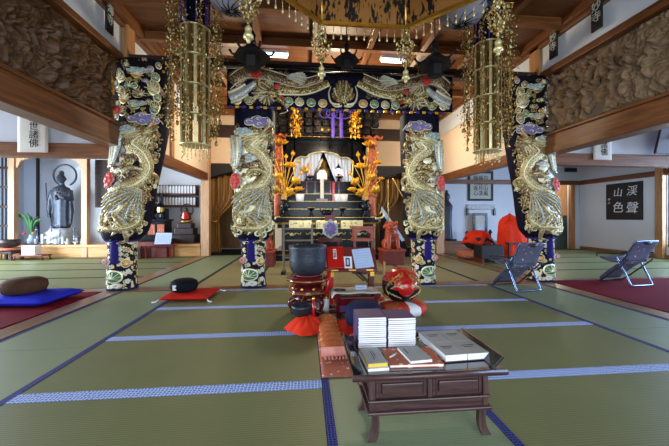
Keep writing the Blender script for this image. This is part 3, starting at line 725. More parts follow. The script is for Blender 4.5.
# ------------------------------------------------ carved transoms
def transom(x, s, m, label, seed, gm):
    t = thing('carved_transom', label, 'carved panel', (x, 0, 2.37))
    y0, y1, H = .2, PY-.29, .92
    rr = random.Random(seed); bl = []
    for i in range(24 if s < 0 else 8):
        yy = 1.6+3.1*rr.random(); zz = .20+.40*rr.random(); q = .8+.4*rr.random(); ln = rr.uniform(-.05, .05)
        bl += [(yy+ln, zz+.17*q, .032, .13, 1.2, 0), (yy, zz+.06*q, .055, .14, 1.6, ln*8), (yy-ln, zz-.09*q, .06, .13, 2.0, -ln*5),
               (yy+.07, zz+.07, .025, .11, 2.6, 1.0), (yy-.07, zz+.05, .025, .11, 2.6, -1.0)]
    for i in range(260):
        bl.append((y0+(y1-y0)*rr.random(), H*rr.random(), .015+.03*rr.random(), .05+.05*rr.random(), 1.5+2.5*rr.random(), rr.uniform(-1.5, 1.5)))
    cell = {}
    for b in bl:
        for a in range(int((b[0]-.15)*5)-2, int((b[0]+.15)*5)+3): cell.setdefault(a, []).append(b)
    def rid(y, z, sc_, sd):
        return 1-abs(noise.noise(Vector((y*sc_, z*sc_, sd))))*2.4
    def fn(u, v):
        y = y0+(y1-y0)*u; z = H*v
        wx_ = noise.noise(Vector((y*3, z*3, seed+9)))*.16; wz_ = noise.noise(Vector((y*3+7, z*3, seed+4)))*.16
        h = .035+.055*max(0, rid(y+wx_, z+wz_, 3.2, seed))+.035*rid(y+wx_*2, z+wz_*2, 8.0, seed+2)+.012*rid(y, z, 20.0, seed+3)
        h += .05*noise.noise(Vector((y*1.7, z*2.5, seed+20)))
        for (by, bz, r, hh, e, an) in cell.get(int(y*5), ()):
            dy, dz = y-by, z-bz; ca, sa = math.cos(an), math.sin(an); dy, dz = dy*ca+dz*sa, -dy*sa+dz*ca
            d = (dy/r)**2+(dz/(r*e))**2
            if d < 1: h = max(h, (hh+.05)*(1-d)**.45+.014*rid(y, z, 24.0, 1))
        ed = min(z, H-z)/.06
        if ed < 1: h = h*ed+.03*(1-ed)
        return (s*(max(.0, h)-.02), y, z)
    MB().grid(fn, 620, 120, 0, True).build('carving', m, t)
    mb = MB(); mb.bb(-.04, 0, y0, y1, 0, H); mb.build('backing_board', M['beam_dark'], t)
    mb = MB(); mb.bb(-.06 if s < 0 else .02, -.02 if s < 0 else .06, y1-.05, y1, 0, H); mb.build('end_stile', gm, t, bev=.005)
transom(-2.70, 1, M['carved_dark'], 'dark brown deeply carved transom high on the left side', 3, M['gold'])
transom(3.90, -1, M['carved_grey'], 'grey-brown carved transom with figures high on the right side', 8, M['carved_grey'])

# ------------------------------------------------ gold hangings
def leafbit(mb, c, r, rr, mi):
    R = Matrix.Rotation(rr.random()*6.28, 3, 'Z') @ Matrix.Rotation((rr.random()-.5)*2.2, 3, 'X')
    q = r*(.7+.6*rr.random()); c = Vector(c)
    vs = [Vector((0, 0, q)), Vector((q*.55, .12*q, .25*q)), Vector((q*.3, 0, -q*.7)), Vector((-q*.3, 0, -q*.7)), Vector((-q*.55, .12*q, .25*q)), Vector((0, -.3*q, .1*q))]
    mb.add([R @ v+c for v in vs], [(5, 0, 1), (5, 1, 2), (5, 2, 3), (5, 3, 4), (5, 4, 0)], mi)
def strand_mesh(L, seed, dens=1.0, rad=.035):
    mb = MB(); rr = random.Random(seed); n = int(L*70*dens)
    mb.tube([(0, 0, 0), (0, 0, -L)], .004, 4, 0)
    for i in range(n):
        z = -L*(i+rr.random())/n; b = 1.7 if (i//9) % 2 == 0 else .9
        a = rr.random()*6.28; r = rad*rr.random()*b
        leafbit(mb, (math.cos(a)*r, math.sin(a)*r, z), .017, rr, rr.choice((0, 0, 1)))
    mb.lathe([(.003, -L-.07), (.022, -L-.055), (.016, -L-.02), (.004, -L)], (0, 0, 0), 8, 0)
    return mb
def hanging_ornament(x, y, label):
    t = thing('gold_hanging_ornament', label, 'temple hanging', (x, y, 0))
    zt, zb = 3.84, 1.95; mb = MB()
    mb.tube([(0, 0, zt), (0, 0, 3.98)], .012, 6); mb.build('suspension_rod', M['brass'], t)
    mb = MB(); mb.lathe([(.02, 3.9), (.22, 3.86), (.20, 3.80), (.15, 3.78), (.145, 3.45), (.18, 3.42), (.18, 3.38)][::-1], (0, 0, 0), 8, 0, False)
    for i in range(8):
        a = PI/4*i+.39; mb.cyl((.16*math.cos(a), .16*math.sin(a), 3.40), (.16*math.cos(a), .16*math.sin(a), 3.82), .012, None, 6, 1)
    mb.build('canopy_cap', [M['black'], M['purple_cord']], t)
    mb = MB(); n = 20                                # core of gold strips
    for i in range(n):
        a = 2*PI*i/n; R = Matrix.Rotation(a, 3, 'Z')
        for j in range(4):
            z0 = zb+j*.36; mb.box((.165*math.cos(a), .165*math.sin(a), z0+.175), (.016, .032, .33), i % 2, R)
        mb.cyl((.15*math.cos(a), .15*math.sin(a), zb-.10), (.145*math.cos(a), .145*math.sin(a), zb), .006, .004, 4, 0)
        mb.ball((.152*math.cos(a), .152*math.sin(a), zb-.10-.03*(i % 3)), .013, 0, 6)
    for z in (zb, zb+.36, zb+.72, zb+1.08, zb+1.43): mb.lathe([(.16, z-.012), (.185, z-.006), (.185, z+.006), (.16, z+.012)], (0, 0, 0), 20, 0)
    mb.build('gold_cylinder', [M['gold_pale'], M['brass_dark']], t)
    sm = [strand_mesh(1.50, 11+q, 2.6, .055) for q in range(2)]
    for q in range(10):
        a = 2*PI*q/10+.2; r = .29
        o = sm[q % 2].build('bead_strand', [M['bronze_gold'], M['gold_pale']], t, loc=(r*math.cos(a), r*math.sin(a), 3.80-.10*(q % 2)))
    for q in range(8):
        a = 2*PI*q/8; mb = MB(); mb.tube([(0, 0, 3.86), (.16*math.cos(a), .16*math.sin(a), 3.89), (.32*math.cos(a), .32*math.sin(a), 3.83)], .010, 5); mb.build('canopy_arm', M['brass'], t)
    for q in range(6):
        a = 2*PI*q/6+.5
        o = strand_mesh(.42, 31+q, 2.0, .045).build('bead_strand', [M['bronze_gold'], M['gold_pale']], t, loc=(.25*math.cos(a), .25*math.sin(a), 2.46))
        MB().tube([(.15*math.cos(a), .15*math.sin(a), 2.52), (.25*math.cos(a), .25*math.sin(a), 2.46)], .007, 5).build('strand_hook', M['brass'], t)
hanging_ornament(-1.36, 4.09, 'gold cylinder hanging with bead strands, left of the hall centre')
hanging_ornament(2.46, 4.09, 'gold cylinder hanging with bead strands, right of the hall centre')

# octagonal canopy overhead
TX, TY, TR = .56, 2.0, 1.06
t = thing('octagonal_canopy', 'gold octagonal canopy with bead fringe hanging overhead at the top of the photo', 'canopy', (TX, TY, 2.86))
oc = [(TR*math.cos(PI/8+PI/4*i), TR*math.sin(PI/8+PI/4*i)) for i in range(8)]
for i in range(8):
    a, b = oc[i], oc[(i+1) % 8]; mx_, my_ = (a[0]+b[0])/2, (a[1]+b[1])/2; ang = math.atan2(b[1]-a[1], b[0]-a[0]); L = math.dist(a, b)
    R = Matrix.Rotation(ang, 3, 'Z')
    MB().box((mx_, my_, .31), (L-.01, .02, .56), 0, R).build('sutra_panel', M['gold_panel'], t)
    MB().box((mx_, my_, .025), (L, .035, .03), 0, R).build('rim_rail', M['gold'], t)
    MB().cyl((a[0], a[1], 0), (a[0], a[1], .62), .016, None, 6).build('corner_post', M['gold'], t)
    rr = random.Random(i)
    for j in range(11):
        f = (j+.5)/11; x, y = a[0]+(b[0]-a[0])*f, a[1]+(b[1]-a[1])*f; dr = MB()
        dr.tube([(x, y, 0), (x, y, -.08)], .003, 4)
        dr.lathe([(.003, -.125), (.011, -.115), (.009, -.09), (.003, -.07)], (x, y, 0), 6)
        leafbit(dr, (x, y, -.04), .014, rr, 0); dr.build('bead_drop', M['gold_pale'], t)
    st = MB(); rr = random.Random(50+i)
    for j in range(480):
        z = -.40*rr.random(); q = .10*rr.random()**.5*math.sin(PI*min(1, max(.15, -z/.36))) if z < -.12 else .035
        an = rr.random()*6.28; leafbit(st, (a[0]+q*math.cos(an), a[1]+q*math.sin(an), z), .014, rr, rr.choice((0, 1)))
    so = st.build('corner_cluster', [M['gold_pale'], M['bronze_gold']], t)
    MB().lathe([(.004, -.51), (.014, -.50), (.016, -.475), (.038, -.470), (.034, -.445), (.022, -.43), (.024, -.415), (.028, -.40), (.016, -.385), (.004, -.37)], (a[0], a[1], 0), 12).build('bell', M['gold_pale'], so)
MB().lathe([(TR+.02, .58), (TR*.98, .62), (.6, .80), (.12, .92), (.03, 1.12)], (0, 0, 0), 8, 0, False, None, Matrix.Rotation(PI/8, 3, 'Z')).build('canopy_roof', M['bronze_gold'], t, solid=.01)

# round paper lanterns under the ceiling
for x, lb in ((-.74, 'round grey paper ceiling lantern partly cut by the top edge, left'), (1.70, 'round grey paper ceiling lantern with black swirl ribs, upper right')):
    t = thing('paper_lantern', lb, 'lantern', (x, 3.3, 3.17), 0)
    MB().lathe([(.02, -.02), (.14, -.01), (.24, .04), (.30, .12), (.28, .22), (.18, .30), (.03, .33)], (0, 0, 0), 32).build('paper_shade', M['lamp_paper'], t)
    for q in range(12):
        a0 = 2*PI*q/12; pts = []
        for j in range(9):
            f = j/8; r = .03+.27*f; z = -.022+.14*f**2.2; a = a0+1.1*f; pts.append((r*math.cos(a), r*math.sin(a), z-.004))
        MB().tube(pts, .006, 5).build('swirl_rib', M['ink'], t)
    MB().tube([(0, 0, .33), (0, 0, .82)], .01, 6).build('cord', M['ink'], t)
    for c_o in t.children: c_o.scale = (.82, .82, 1)

# black hanging lanterns
def black_lantern(x, y, z, label, sc_=1.0):
    t = thing('black_hanging_lantern', label, 'hanging lantern', (x, y, z)); q = sc_
    hexp = lambda r, zz: (r*q, zz*q)
    MB().lathe([hexp(.10, -.02), hexp(.16, 0), hexp(.16, .22), hexp(.14, .24)], (0, 0, 0), 6, 0, False).build('lamp_body', M['black_matt'], t)
    MB().lathe([hexp(.36, .20), hexp(.34, .26), hexp(.22, .32), hexp(.12, .42), hexp(.05, .47)], (0, 0, 0), 6, 0, False).build('roof', M['black_matt'], t)
    for i in range(6):
        a = PI/3*i; MB().tube([(.30*q*math.cos(a), .30*q*math.sin(a), .25*q), (.38*q*math.cos(a), .38*q*math.sin(a), .27*q), (.42*q*math.cos(a), .42*q*math.sin(a), .34*q)], .022*q, 6).build('roof_curl', M['black_matt'], t)
    MB().lathe([hexp(.02, .46), hexp(.07, .52), hexp(.05, .57), hexp(.08, .63), hexp(.03, .72), hexp(.004, .78)], (0, 0, 0), 12).build('finial', M['black_matt'], t)
    MB().tube([(0, 0, .75*q), (0, 0, 3.86-z)], .008, 5).build('chain', M['black_matt'], t)
black_lantern(-.69, 4.22, 3.0, 'black roofed lantern hanging above the left end of the banner', .68)
black_lantern(1.78, 4.22, 3.0, 'black roofed lantern hanging above the right end of the banner', .68)
black_lantern(.56, 4.25, 3.06, 'small black roofed lantern in front of the middle of the banner top', .5)
for x, lb in ((-.50, 'lit ceiling tube lamp seen above the left dragon of the banner'), (1.52, 'lit ceiling tube lamp seen above the right dragon of the banner')):
    t = thing('tube_lamp', lb, 'ceiling lamp', (x, 5.4, 3.80))
    MB().box((0, 0, .02), (.44, .12, .04)).build('lamp_housing', M['white'], t); MB().tube([(-.20, 0, -.02), (.20, 0, -.02)], .035, 10).build('tube', M['lamp_glow'], t)

# name plaques on the friezes
for (x, y, s, tx, lb) in ((-2.56, 4.42, 1, '海\n寺', 'black name plaque with two white characters on the left frieze'),
                          (3.76, 4.49, -1, '妙\n寺', 'black name plaque on the right frieze, nearer the gold hanging'),
                          (3.76, 3.77, -1, '妙\n寺', 'black name plaque on the right frieze, nearer the right edge')):
    t = thing('name_plaque', lb, 'plaque', (x, y, 3.48))
    MB().box((0, 0, .23), (.025, .15, .46)).build('board', M['black_matt'], t, bev=.004)
    MB().cyl((0, 0, .44), (-s*.11, 0, .40), .006).build('hook', M['brass'], t)
    lettering('characters', tx, .14, M['paper_grey'], t, (s*.015, 0, .23), (PI/2, 0, PI/2*s), .002, 1.0)
# ================================================================ altar
AX, AF = .51, 7.70
t = thing('altar', 'large black and gold lacquered altar in the middle of the sanctuary', 'altar', (AX, AF, 0))
def alt(name, z0, z1, hw, y0, y1, m, bev=.01, parent=None): return MB().bb(-hw, hw, y0, y1, z0, z1).build(name, m, parent or t, bev=bev)
alt('base_step', 0, .14, 1.30, 0, 1.2, M['black']); alt('plinth', .14, .26, 1.22, .05, 1.2, M['black'])
alt('waist', .26, .78, 1.08, .14, 1.2, M['black']); alt('upper_tier', .78, .90, 1.18, .06, 1.2, M['black']); alt('table_slab', .90, 1.06, 1.30, -.04, 1.2, M['black'])
for z, hw, y in ((.145, 1.30, -.004), (.255, 1.22, .045), (.785, 1.18, .055), (.89, 1.18, .055), (.915, 1.30, -.045), (1.05, 1.30, -.045), (.50, 1.08, .134)):
    MB().bb(-hw, hw, y, y+.012, z-.004, z+.004).build('gold_moulding', M['gold'], t)
# carved gold panels in the waist and below the slab
rr = random.Random(5)
def pmap(x0, y0, z0): return lambda u, v, off=0: (x0+u, y0-off, z0+v)
for x0, w_ in ((-.62, .54), (.0, .50), (.62, .54)):
    fr = MB().bb(x0-w_/2, x0+w_/2, -.09, .06, .77, .98).build('relief_panel', M['gold_pale'], t, bev=.008)
    mb = MB(); mp = pmap(x0, -.09, .875)
    for i in range(14):
        u = (rr.random()-.5)*w_*.85; v = (rr.random()-.5)*.09; a0 = rr.random()*6
        relief(mb, [(u+math.cos(a0+j*.7)*.02, v+math.sin(a0+j*.7)*.014) for j in range(6)], mp, .010, .012, i % 2, 4)
    mb.build('scrollwork', [M['black'], M['gold']], fr)
for x0 in (-.82, -.28, .28, .82):
    mb = MB(); mp = pmap(x0, .135, .64)
    for s in (-1, 1):
        relief(mb, spline([(s*.02, -.03), (s*.10, .03), (s*.18, -.01), (s*.21, .04)], 5), mp, lambda g: .05*(1-.7*g), .03, 0, 5)
    dome(mb, 0, 0, .045, .03, mp, 0)
    mb.build('gold_crest', M['gold_pale'], t)
for i in range(9):
    x = -1.04+i*.26; MB().bb(x-.018, x+.018, .11, .15, .26, .78).build('waist_stud', M['black'], t)
for s in (-1, 1):      # upturned slab ends
    MB().tube(spline([(s*1.20, -.05, 1.02), (s*1.36, -.05, 1.04), (s*1.42, -.05, 1.12), (s*1.36, -.05, 1.19), (s*1.32, -.05, 1.14)], 5), lambda f: .030*(1-.5*f), 8).build('scroll_end', M['gold_pale'], t)
# stepped offering tiers
for i, (z, y, hw) in enumerate(((1.06, .16, 1.12), (1.26, .34, 1.06), (1.46, .52, .98))):
    st = MB().bb(-hw, hw, y, 1.2, z, z+.20).build('offering_step', M['black'], t, bev=.008)
    MB().bb(-hw, hw, y-.012, y, z+.192, z+.203).build('gold_edge', M['brass'], st)
# carved posts of the shrine
def post(s):
    o = MB().lathe([(.115, 1.08), (.13, 1.10), (.105, 1.16), (.10, 1.5), (.105, 2.96), (.12, 3.0), (.12, 3.08)], (s*1.20, .32, 0), 12).build('carved_post', M['orange_wood'], t)
    mb = MB(); r3 = random.Random(4+s)
    for i in range(90):
        z = 1.6+1.4*r3.random(); a = PI+PI*r3.random(); mb.ball((s*1.20+.10*math.cos(a), .32+.10*math.sin(a), z), (.036, .036, .05), 0, 6)
    mb.build('dragon_carving', M['orange_wood'], o)
    mb = MB()
    for q in (-1, 1): mb.tube(spline([(s*1.20, .28, 3.02), (s*1.20+q*.10, .22, 3.10), (s*1.20+q*.20, .20, 3.04), (s*1.20+q*.24, .18, 3.11)], 4), lambda f: .05*(1-.6*f), 8)
    mb.ball((s*1.20, .22, 2.94), (.12, .11, .13), 0, 10); mb.tube([(s*1.20, .2, 2.90), (s*1.20, .06, 2.84)], .04, 8)
    mb.build('lion_capital', M['orange_wood'], o)
post(-1); post(1)
# shrine body with curtained arch
DZ = .40
mb = MB(); mb.bb(-1.10, -.86, .62, 1.2, 1.66, 3.1); mb.bb(.86, 1.10, .62, 1.2, 1.66, 3.1); mb.bb(-1.1, 1.1, .62, 1.2, 2.80, 3.1); mb.bb(-.9, .9, 1.1, 1.2, 1.66, 2.9); mb.bb(-.9, .9, .62, 1.1, 1.66, 1.98)
mb.bb(-.86, .86, .60, .62, 1.66, 1.98)
sh = mb.build('shrine_body', M['black'], t)
arch = [(-.80, 1.60), (-.84, 1.95), (-.80, 2.14), (-.66, 2.22), (-.48, 2.22), (-.36, 2.30), (0, 2.36), (.36, 2.30), (.48, 2.22), (.66, 2.22), (.80, 2.14), (.84, 1.95), (.80, 1.60)]
A2 = [(x*.92-.03, z*1.02+DZ-.04) for x, z in spline(arch, 5)]
mb = MB(); mb.tube([(x, .58, z) for x, z in A2], .020, 8); mb.build('gold_arch', M['gold_pale'], sh)
mb = MB()
for (xa, za), (xb, zb) in zip(A2[:-1], A2[1:]):
    if abs(xb-xa) > 1e-3: mb.prism([(xa, za), (xb, zb), (xb, 3.05), (xa, 3.05)], (0, .585, 0), (1, 0, 0), (0, 0, 1), (0, .03, 0))
mb.bb(-1.0, -.80, .585, .615, 1.96, 3.05); mb.bb(.74, 1.0, .585, .615, 1.96, 3.05)
mb.build('arch_panel', M['black'], sh)
for s in (-1, 1):      # white curtains parted in the middle
    def fn(u, v, s=s):
        zt = 2.76-.12*u**2.5; z = 2.0+(zt-2.0)*v
        xin = s*(.02+.30*(1-v)); xo = s*.80
        return (xin+(xo-xin)*u-.03, .66+.015*math.sin(u*34), z)
    MB().grid(fn, 40, 12).build('white_curtain', M['white_cloth'], sh)
fb = MB(); fb.lathe([(.13, 1.98), (.16, 2.05), (.09, 2.12), (.16, 2.20), (.14, 2.34), (.07, 2.42), (.075, 2.50), (.03, 2.58), (.004, 2.60)], (0, .82, 0), 14, 0)
fb.build('seated_buddha', M['bronze_gold'], sh)
# pediment with bracket clusters
alt('lintel', 3.04, 3.14, 1.34, .30, 1.2, M['black'])
MB().bb(-1.30, 1.30, .29, .30, 3.08, 3.09).build('gold_edge', M['gold'], t)
for tier in range(3):
    for i in range(13):
        x = -1.26+i*.21; y = .30-.13*tier; z = 3.16+.15*tier
        b = MB(); b.box((x, y, z+.04), (.15, .16, .06)); b.box((x, y-.07, z+.09), (.07, .12, .07)); b.box((x-.06, y, z+.10), (.04, .12, .06)); b.box((x+.06, y, z+.10), (.04, .12, .06))
        b.build('bracket', M['black_matt'] if (i+tier) % 2 else M['bronze_brown'], t, bev=.01)
mb = MB(); mb.bb(-1.42, 1.42, .05, 1.2, 3.62, 3.69); mb.bb(-1.5, 1.5, -.08, 1.2, 3.69, 3.76); mb.build('eaves_board', M['black_matt'], t, bev=.01)
MB().bb(-1.2, 1.2, .40, 1.2, 3.14, 3.62).build('pediment', M['black_matt'], t)
o = MB().bb(-.24, .24, .20, .25, 3.18, 3.32).build('gold_plaque', M['bronze_brown'], t, bev=.005)
mb = MB(); [dome(mb, u, 0, .04, .012, pmap(0, .20, 3.25), 0) for u in (-.08, .08)]; mb.build('gold_boss', M['gold'], o)
def pendant(x, label):
    o = thing('gold_pendant', label, 'altar pendant', (x, AF-.35, 2.88))
    r3 = random.Random(int(x*10)+30); mb = MB(); mb.tube([(0, 0, .70), (0, 0, .05)], .008, 5)
    for i in range(150):
        z = .05+.62*r3.random(); r = (.05+.11*math.sin(PI*(z/.7)))*r3.random()**.5; a = r3.random()*6.28
        leafbit(mb, (r*math.cos(a), r*math.sin(a), z), .032, r3, 0)
    for q in (-.1, 0, .1): mb.lathe([(.004, -.06), (.02, -.03), (.012, .03), (.003, .05)], (q, 0, .05+.08*abs(q)*3), 8)
    mb.build('flower_chain', M['gold_leaf'], o); MB().tube([(0, 0, .70), (0, .42, .80)], .007, 5).build('hook', M['brass'], o)
pendant(AX-.72, 'gold flower pendant at the upper left of the altar'); pendant(AX+.66, 'gold flower pendant at the upper right of the altar, by the purple cords')
o = thing('knotted_purple_hanging', 'purple knotted cord with two hanging tails above the shrine curtains', 'cord', (AX+.18, AF-.42, 2.88))
for q in range(4):
    cx = -.24+.16*q; MB().tube([(cx+.12*math.cos(a), .02*math.sin(2*a), .58+.12*math.sin(a)) for a in [2*PI*i/16 for i in range(17)]], .016, 6).build('loop', M['purple_cord'], o)
for x in (-.05, .14): MB().grid(lambda u, v, x=x: (x+.05*math.cos(2*PI*u), .02*math.sin(2*PI*u), .0+.58*v), 12, 3, 0, True, True).build('tail', M['purple_cord'], o)
MB().tube([(-.6, .34, .84), (-.3, .03, .66), (.2, .03, .66), (.6, .34, .84)], .014, 6).build('cross_cord', M['purple_cord'], o)

# offerings on the tiers
def sit(name, label, cat, mb_parts, loc, group=None):
    o = thing(name, label, cat, loc, 0, group)
    for nm, mb, m in mb_parts: mb.build(nm, m, o)
    return o
def stand(): return MB().lathe([(.09, 0), (.095, .02), (.04, .05), (.025, .12), (.035, .17), (.08, .20), (.10, .22)], (0, 0, 0), 14)
for x, lb in ((-.36, 'black footed stand on the front step, left of the incense burner'), (.42, 'black footed stand on the front step, right of the incense burner')):
    sit('footed_stand', lb, 'stand', [('body', stand(), M['black']), ('gold_rim', MB().lathe([(.098, .215), (.104, .225), (.098, .235)], (0, 0, 0), 14), M['brass'])], (AX+x, AF+.24-.16, 1.06))
def cup(): return [('foot', MB().lathe([(.06, 0), (.06, .01), (.02, .04), (.02, .16), (.05, .18)], (0, 0, 0), 12), M['brass']), ('cup', MB().lathe([(.06, .18), (.09, .20), (.115, .38), (.108, .38), (.07, .22), (.01, .20)], (0, 0, 0), 14), M['white'])]
for x, lb in ((-.64, 'white offering cup on the second step at the left'), (.34, 'white offering cup on the second step, left one of the right pair'), (.48, 'white offering cup on the second step, right one of the right pair')):
    sit('offering_cup', lb, 'cup', cup(), (AX+x, AF+.42, 1.26))
inc = MB().lathe([(.05, .05), (.11, .07), (.12, .13), (.085, .16), (.10, .19), (.09, .19), (.07, .15)], (0, 0, 0), 16)
for a in (0, 2.1, 4.2): inc.tube([(.08*math.cos(a), .08*math.sin(a), .08), (.10*math.cos(a), .10*math.sin(a), 0)], .016, 6)
inc.tube([(-.11, 0, .12), (-.16, 0, .16), (-.15, 0, .22)], .012, 6); inc.tube([(.11, 0, .12), (.16, 0, .16), (.15, 0, .22)], .012, 6)
sit('incense_burner', 'black three-legged incense burner at the middle of the front step', 'incense burner', [('bowl', inc, M['black'])], (AX+.02, AF+.09, 1.06))
o = thing('memorial_tablet', 'white and red memorial tablet standing before the curtains', 'tablet', (AX-.08, AF+.40, 1.462))
MB().bb(-.16, .16, -.05, .05, 0, .07).build('base', M['red_lacquer'], o, bev=.01); MB().bb(-.045, .045, -.03, .03, .07, .56).build('shaft', M['paper'], o, bev=.005)
MB().prism([(-.13, 0), (.13, 0), (.13, .14), (.06, .24), (-.06, .24), (-.13, .14)], (0, -.03, .56), (1, 0, 0), (0, 0, 1), (0, .05, 0)).build('rounded_top', M['white'], o, bev=.01)
o = thing('red_offering_table', 'small red lacquer table in front of the white curtains', 'table', (AX-.05, AF+.585, 1.662))
MB().bb(-.52, .52, -.055, .01, .30, .33).build('top', M['red_lacquer'], o, bev=.005)
for x in (-.42, -.2, .2, .42): MB().bb(x-.018, x+.018, -.04, -.005, 0, .30).build('leg', M['red_lacquer'], o)
MB().bb(-.25, .25, -.05, .0, .0, .03).build('stretcher', M['red_lacquer'], o)
o = thing('red_pillar_box', 'small bright red candle box right of the memorial tablet', 'box', (AX+.22, AF+.46, 1.462)); MB().bb(-.035, .035, -.035, .035, 0, .50).build('body', M['red_bright'], o, bev=.005); MB().bb(-.04, .04, -.04, .04, .50, .53).build('cap', M['black'], o)
o = thing('altar_lantern', 'small dark lantern with a lit white globe in front of the right curtain', 'lantern', (AX+.36, AF+.56, 1.995+.12))
MB().lathe([(.06, -.12), (.06, -.10), (.015, -.08), (.015, .06), (.05, .08)], (0, 0, 0), 12).build('stem', M['black'], o)
MB().ball((0, 0, .15), (.055, .055, .07), 0, 12).build('globe', M['lamp_glow'], o); MB().lathe([(.10, .21), (.05, .26), (.02, .31), (.003, .35)], (0, 0, 0), 6, 0, False).build('hood', M['black'], o)
o = thing('gold_crane_candlestick', 'golden bird-shaped candlestick before the left curtain', 'candlestick', (AX-.48, AF+.56, 1.995))
MB().lathe([(.06, 0), (.05, .02), (.012, .05), (.012, .20)], (0, 0, 0), 10).build('stem', M['black'], o)
mb = MB(); mb.ball((0, 0, .28), (.08, .05, .06), 0, 10); mb.tube(spline([(.05, 0, .30), (.10, 0, .38), (.06, 0, .46), (.11, 0, .48)], 4), lambda f: .025*(1-.6*f), 6); mb.tube([(-.05, 0, .28), (-.15, 0, .36)], [.04, .01], 6); mb.tube([(0, -.03, .3), (-.06, -.06, .42)], [.05, .01], 6)
mb.build('bird', M['gold_leaf'], o)
for x, lb in ((-.62, 'pink offering sweets on a dish, left of the memorial tablet'), (.62, 'pink offering sweets on a dish, right of the memorial tablet')):
    o = thing('sweets_dish', lb, 'dish of sweets', (AX+x*.62, AF+.56, 1.995)); MB().lathe([(.05, 0), (.02, .03), (.02, .07), (.10, .10), (.11, .12)], (0, 0, 0), 14).build('dish', M['black'], o)
    mb = MB(); r3 = random.Random(2)
    for i in range(14): a = i*2.4; r = .075*math.sqrt(i/14); mb.ball((r*math.cos(a), r*math.sin(a), .125+.03*(1-i/14)), .024, 0, 7)
    mb.build('sweets', M['pink_silk'], o)
# gold lotus vases
def lotus_vase(x, label, s):
    o = thing('golden_lotus_vase', label, 'vase of golden lotus', (AX+x, AF+.055, 1.06))
    MB().lathe([(.10, 0), (.11, .03), (.05, .08), (.07, .18), (.13, .28), (.10, .33), (.06, .36), (.12, .42), (.11, .42), (.05, .37)], (0, 0, 0), 16).build('vase', M['black'], o)
    r3 = random.Random(9)
    stems = [(-.06, 1.36, .12, 'f'), (.20, 1.12, .07, 'b'), (-.30, .92, .09, 'f'), (.14, .80, .12, 'f'), (-.14, .56, .12, 'l'), (.26, .46, .11, 'l'), (.34, .92, .05, 'b'), (-.30, 1.18, .05, 'b'), (.04, 1.04, .06, 'b'), (-.24, .26, .12, 'l'), (.12, .20, .12, 'l'), (.40, .66, .06, 'b'), (-.08, .84, .05, 'b'), (.34, .24, .10, 'f'), (-.36, .52, .07, 'f')]
    for (dx, dz, r, ty) in stems:
        dx *= s; dy = -.04-.10*r3.random(); z0 = .40; pts = spline([(0, 0, z0), (dx*.3, dy*.5, z0+dz*.5), (dx, dy, z0+dz)], 5)
        st = MB().tube(pts, .008, 6).build('stem', M['gold_leaf'], o); c = Vector((dx, dy, z0+dz)); mb = MB()
        if ty == 'f':
            for ring, (nn, tilt, q) in enumerate(((8, 1.25, 1.15), (7, .75, 1.0), (5, .35, .8))):
                for i in range(nn):
                    a = 2*PI*i/nn+ring*.3; R = Matrix.Rotation(a, 3, 'Z') @ Matrix.Rotation(tilt, 3, 'Y'); S = Matrix.Diagonal((r*.26, r*.10, r*.70*q)).to_3x3()
                    mb.lathe([(.001, -1), (.7, -.5), (1, 0), (.6, .6), (.001, 1)], c+R @ Vector((0, 0, r*.6*q)), 6, 0, True, None, R @ S)
            mb.ball(c+Vector((0, 0, r*.2)), r*.3, 0, 8); mb.build('lotus_flower', M['gold_leaf'], o)
        elif ty == 'b':
            mb.lathe([(.002, -r*.8), (r*.6, -r*.3), (r*.7, r*.1), (r*.3, r*.9), (.002, r*1.4)], c, 8, 0, True, lambda a, z: 1+.1*math.cos(4*a)); mb.build('lotus_bud', M['gold_leaf'], o)
        else:
            R = Matrix.Rotation(-.9, 3, 'X') @ Matrix.Rotation(.3*s, 3, 'Y'); vs = []
            mb.lathe([(.003, 0), (r*.5, .012), (r*.85, .035), (r, .02), (r*.97, 0)], c, 18, 0, True, lambda a, z: 1+.20*math.sin(5*a), R); mb.build('lotus_leaf', M['gold_leaf'], o, solid=.006)
lotus_vase(-1.00, 'golden lotus bouquet in a black vase at the left end of the altar', 1)
lotus_vase(.98, 'golden lotus bouquet in a black vase at the right end of the altar', -1)

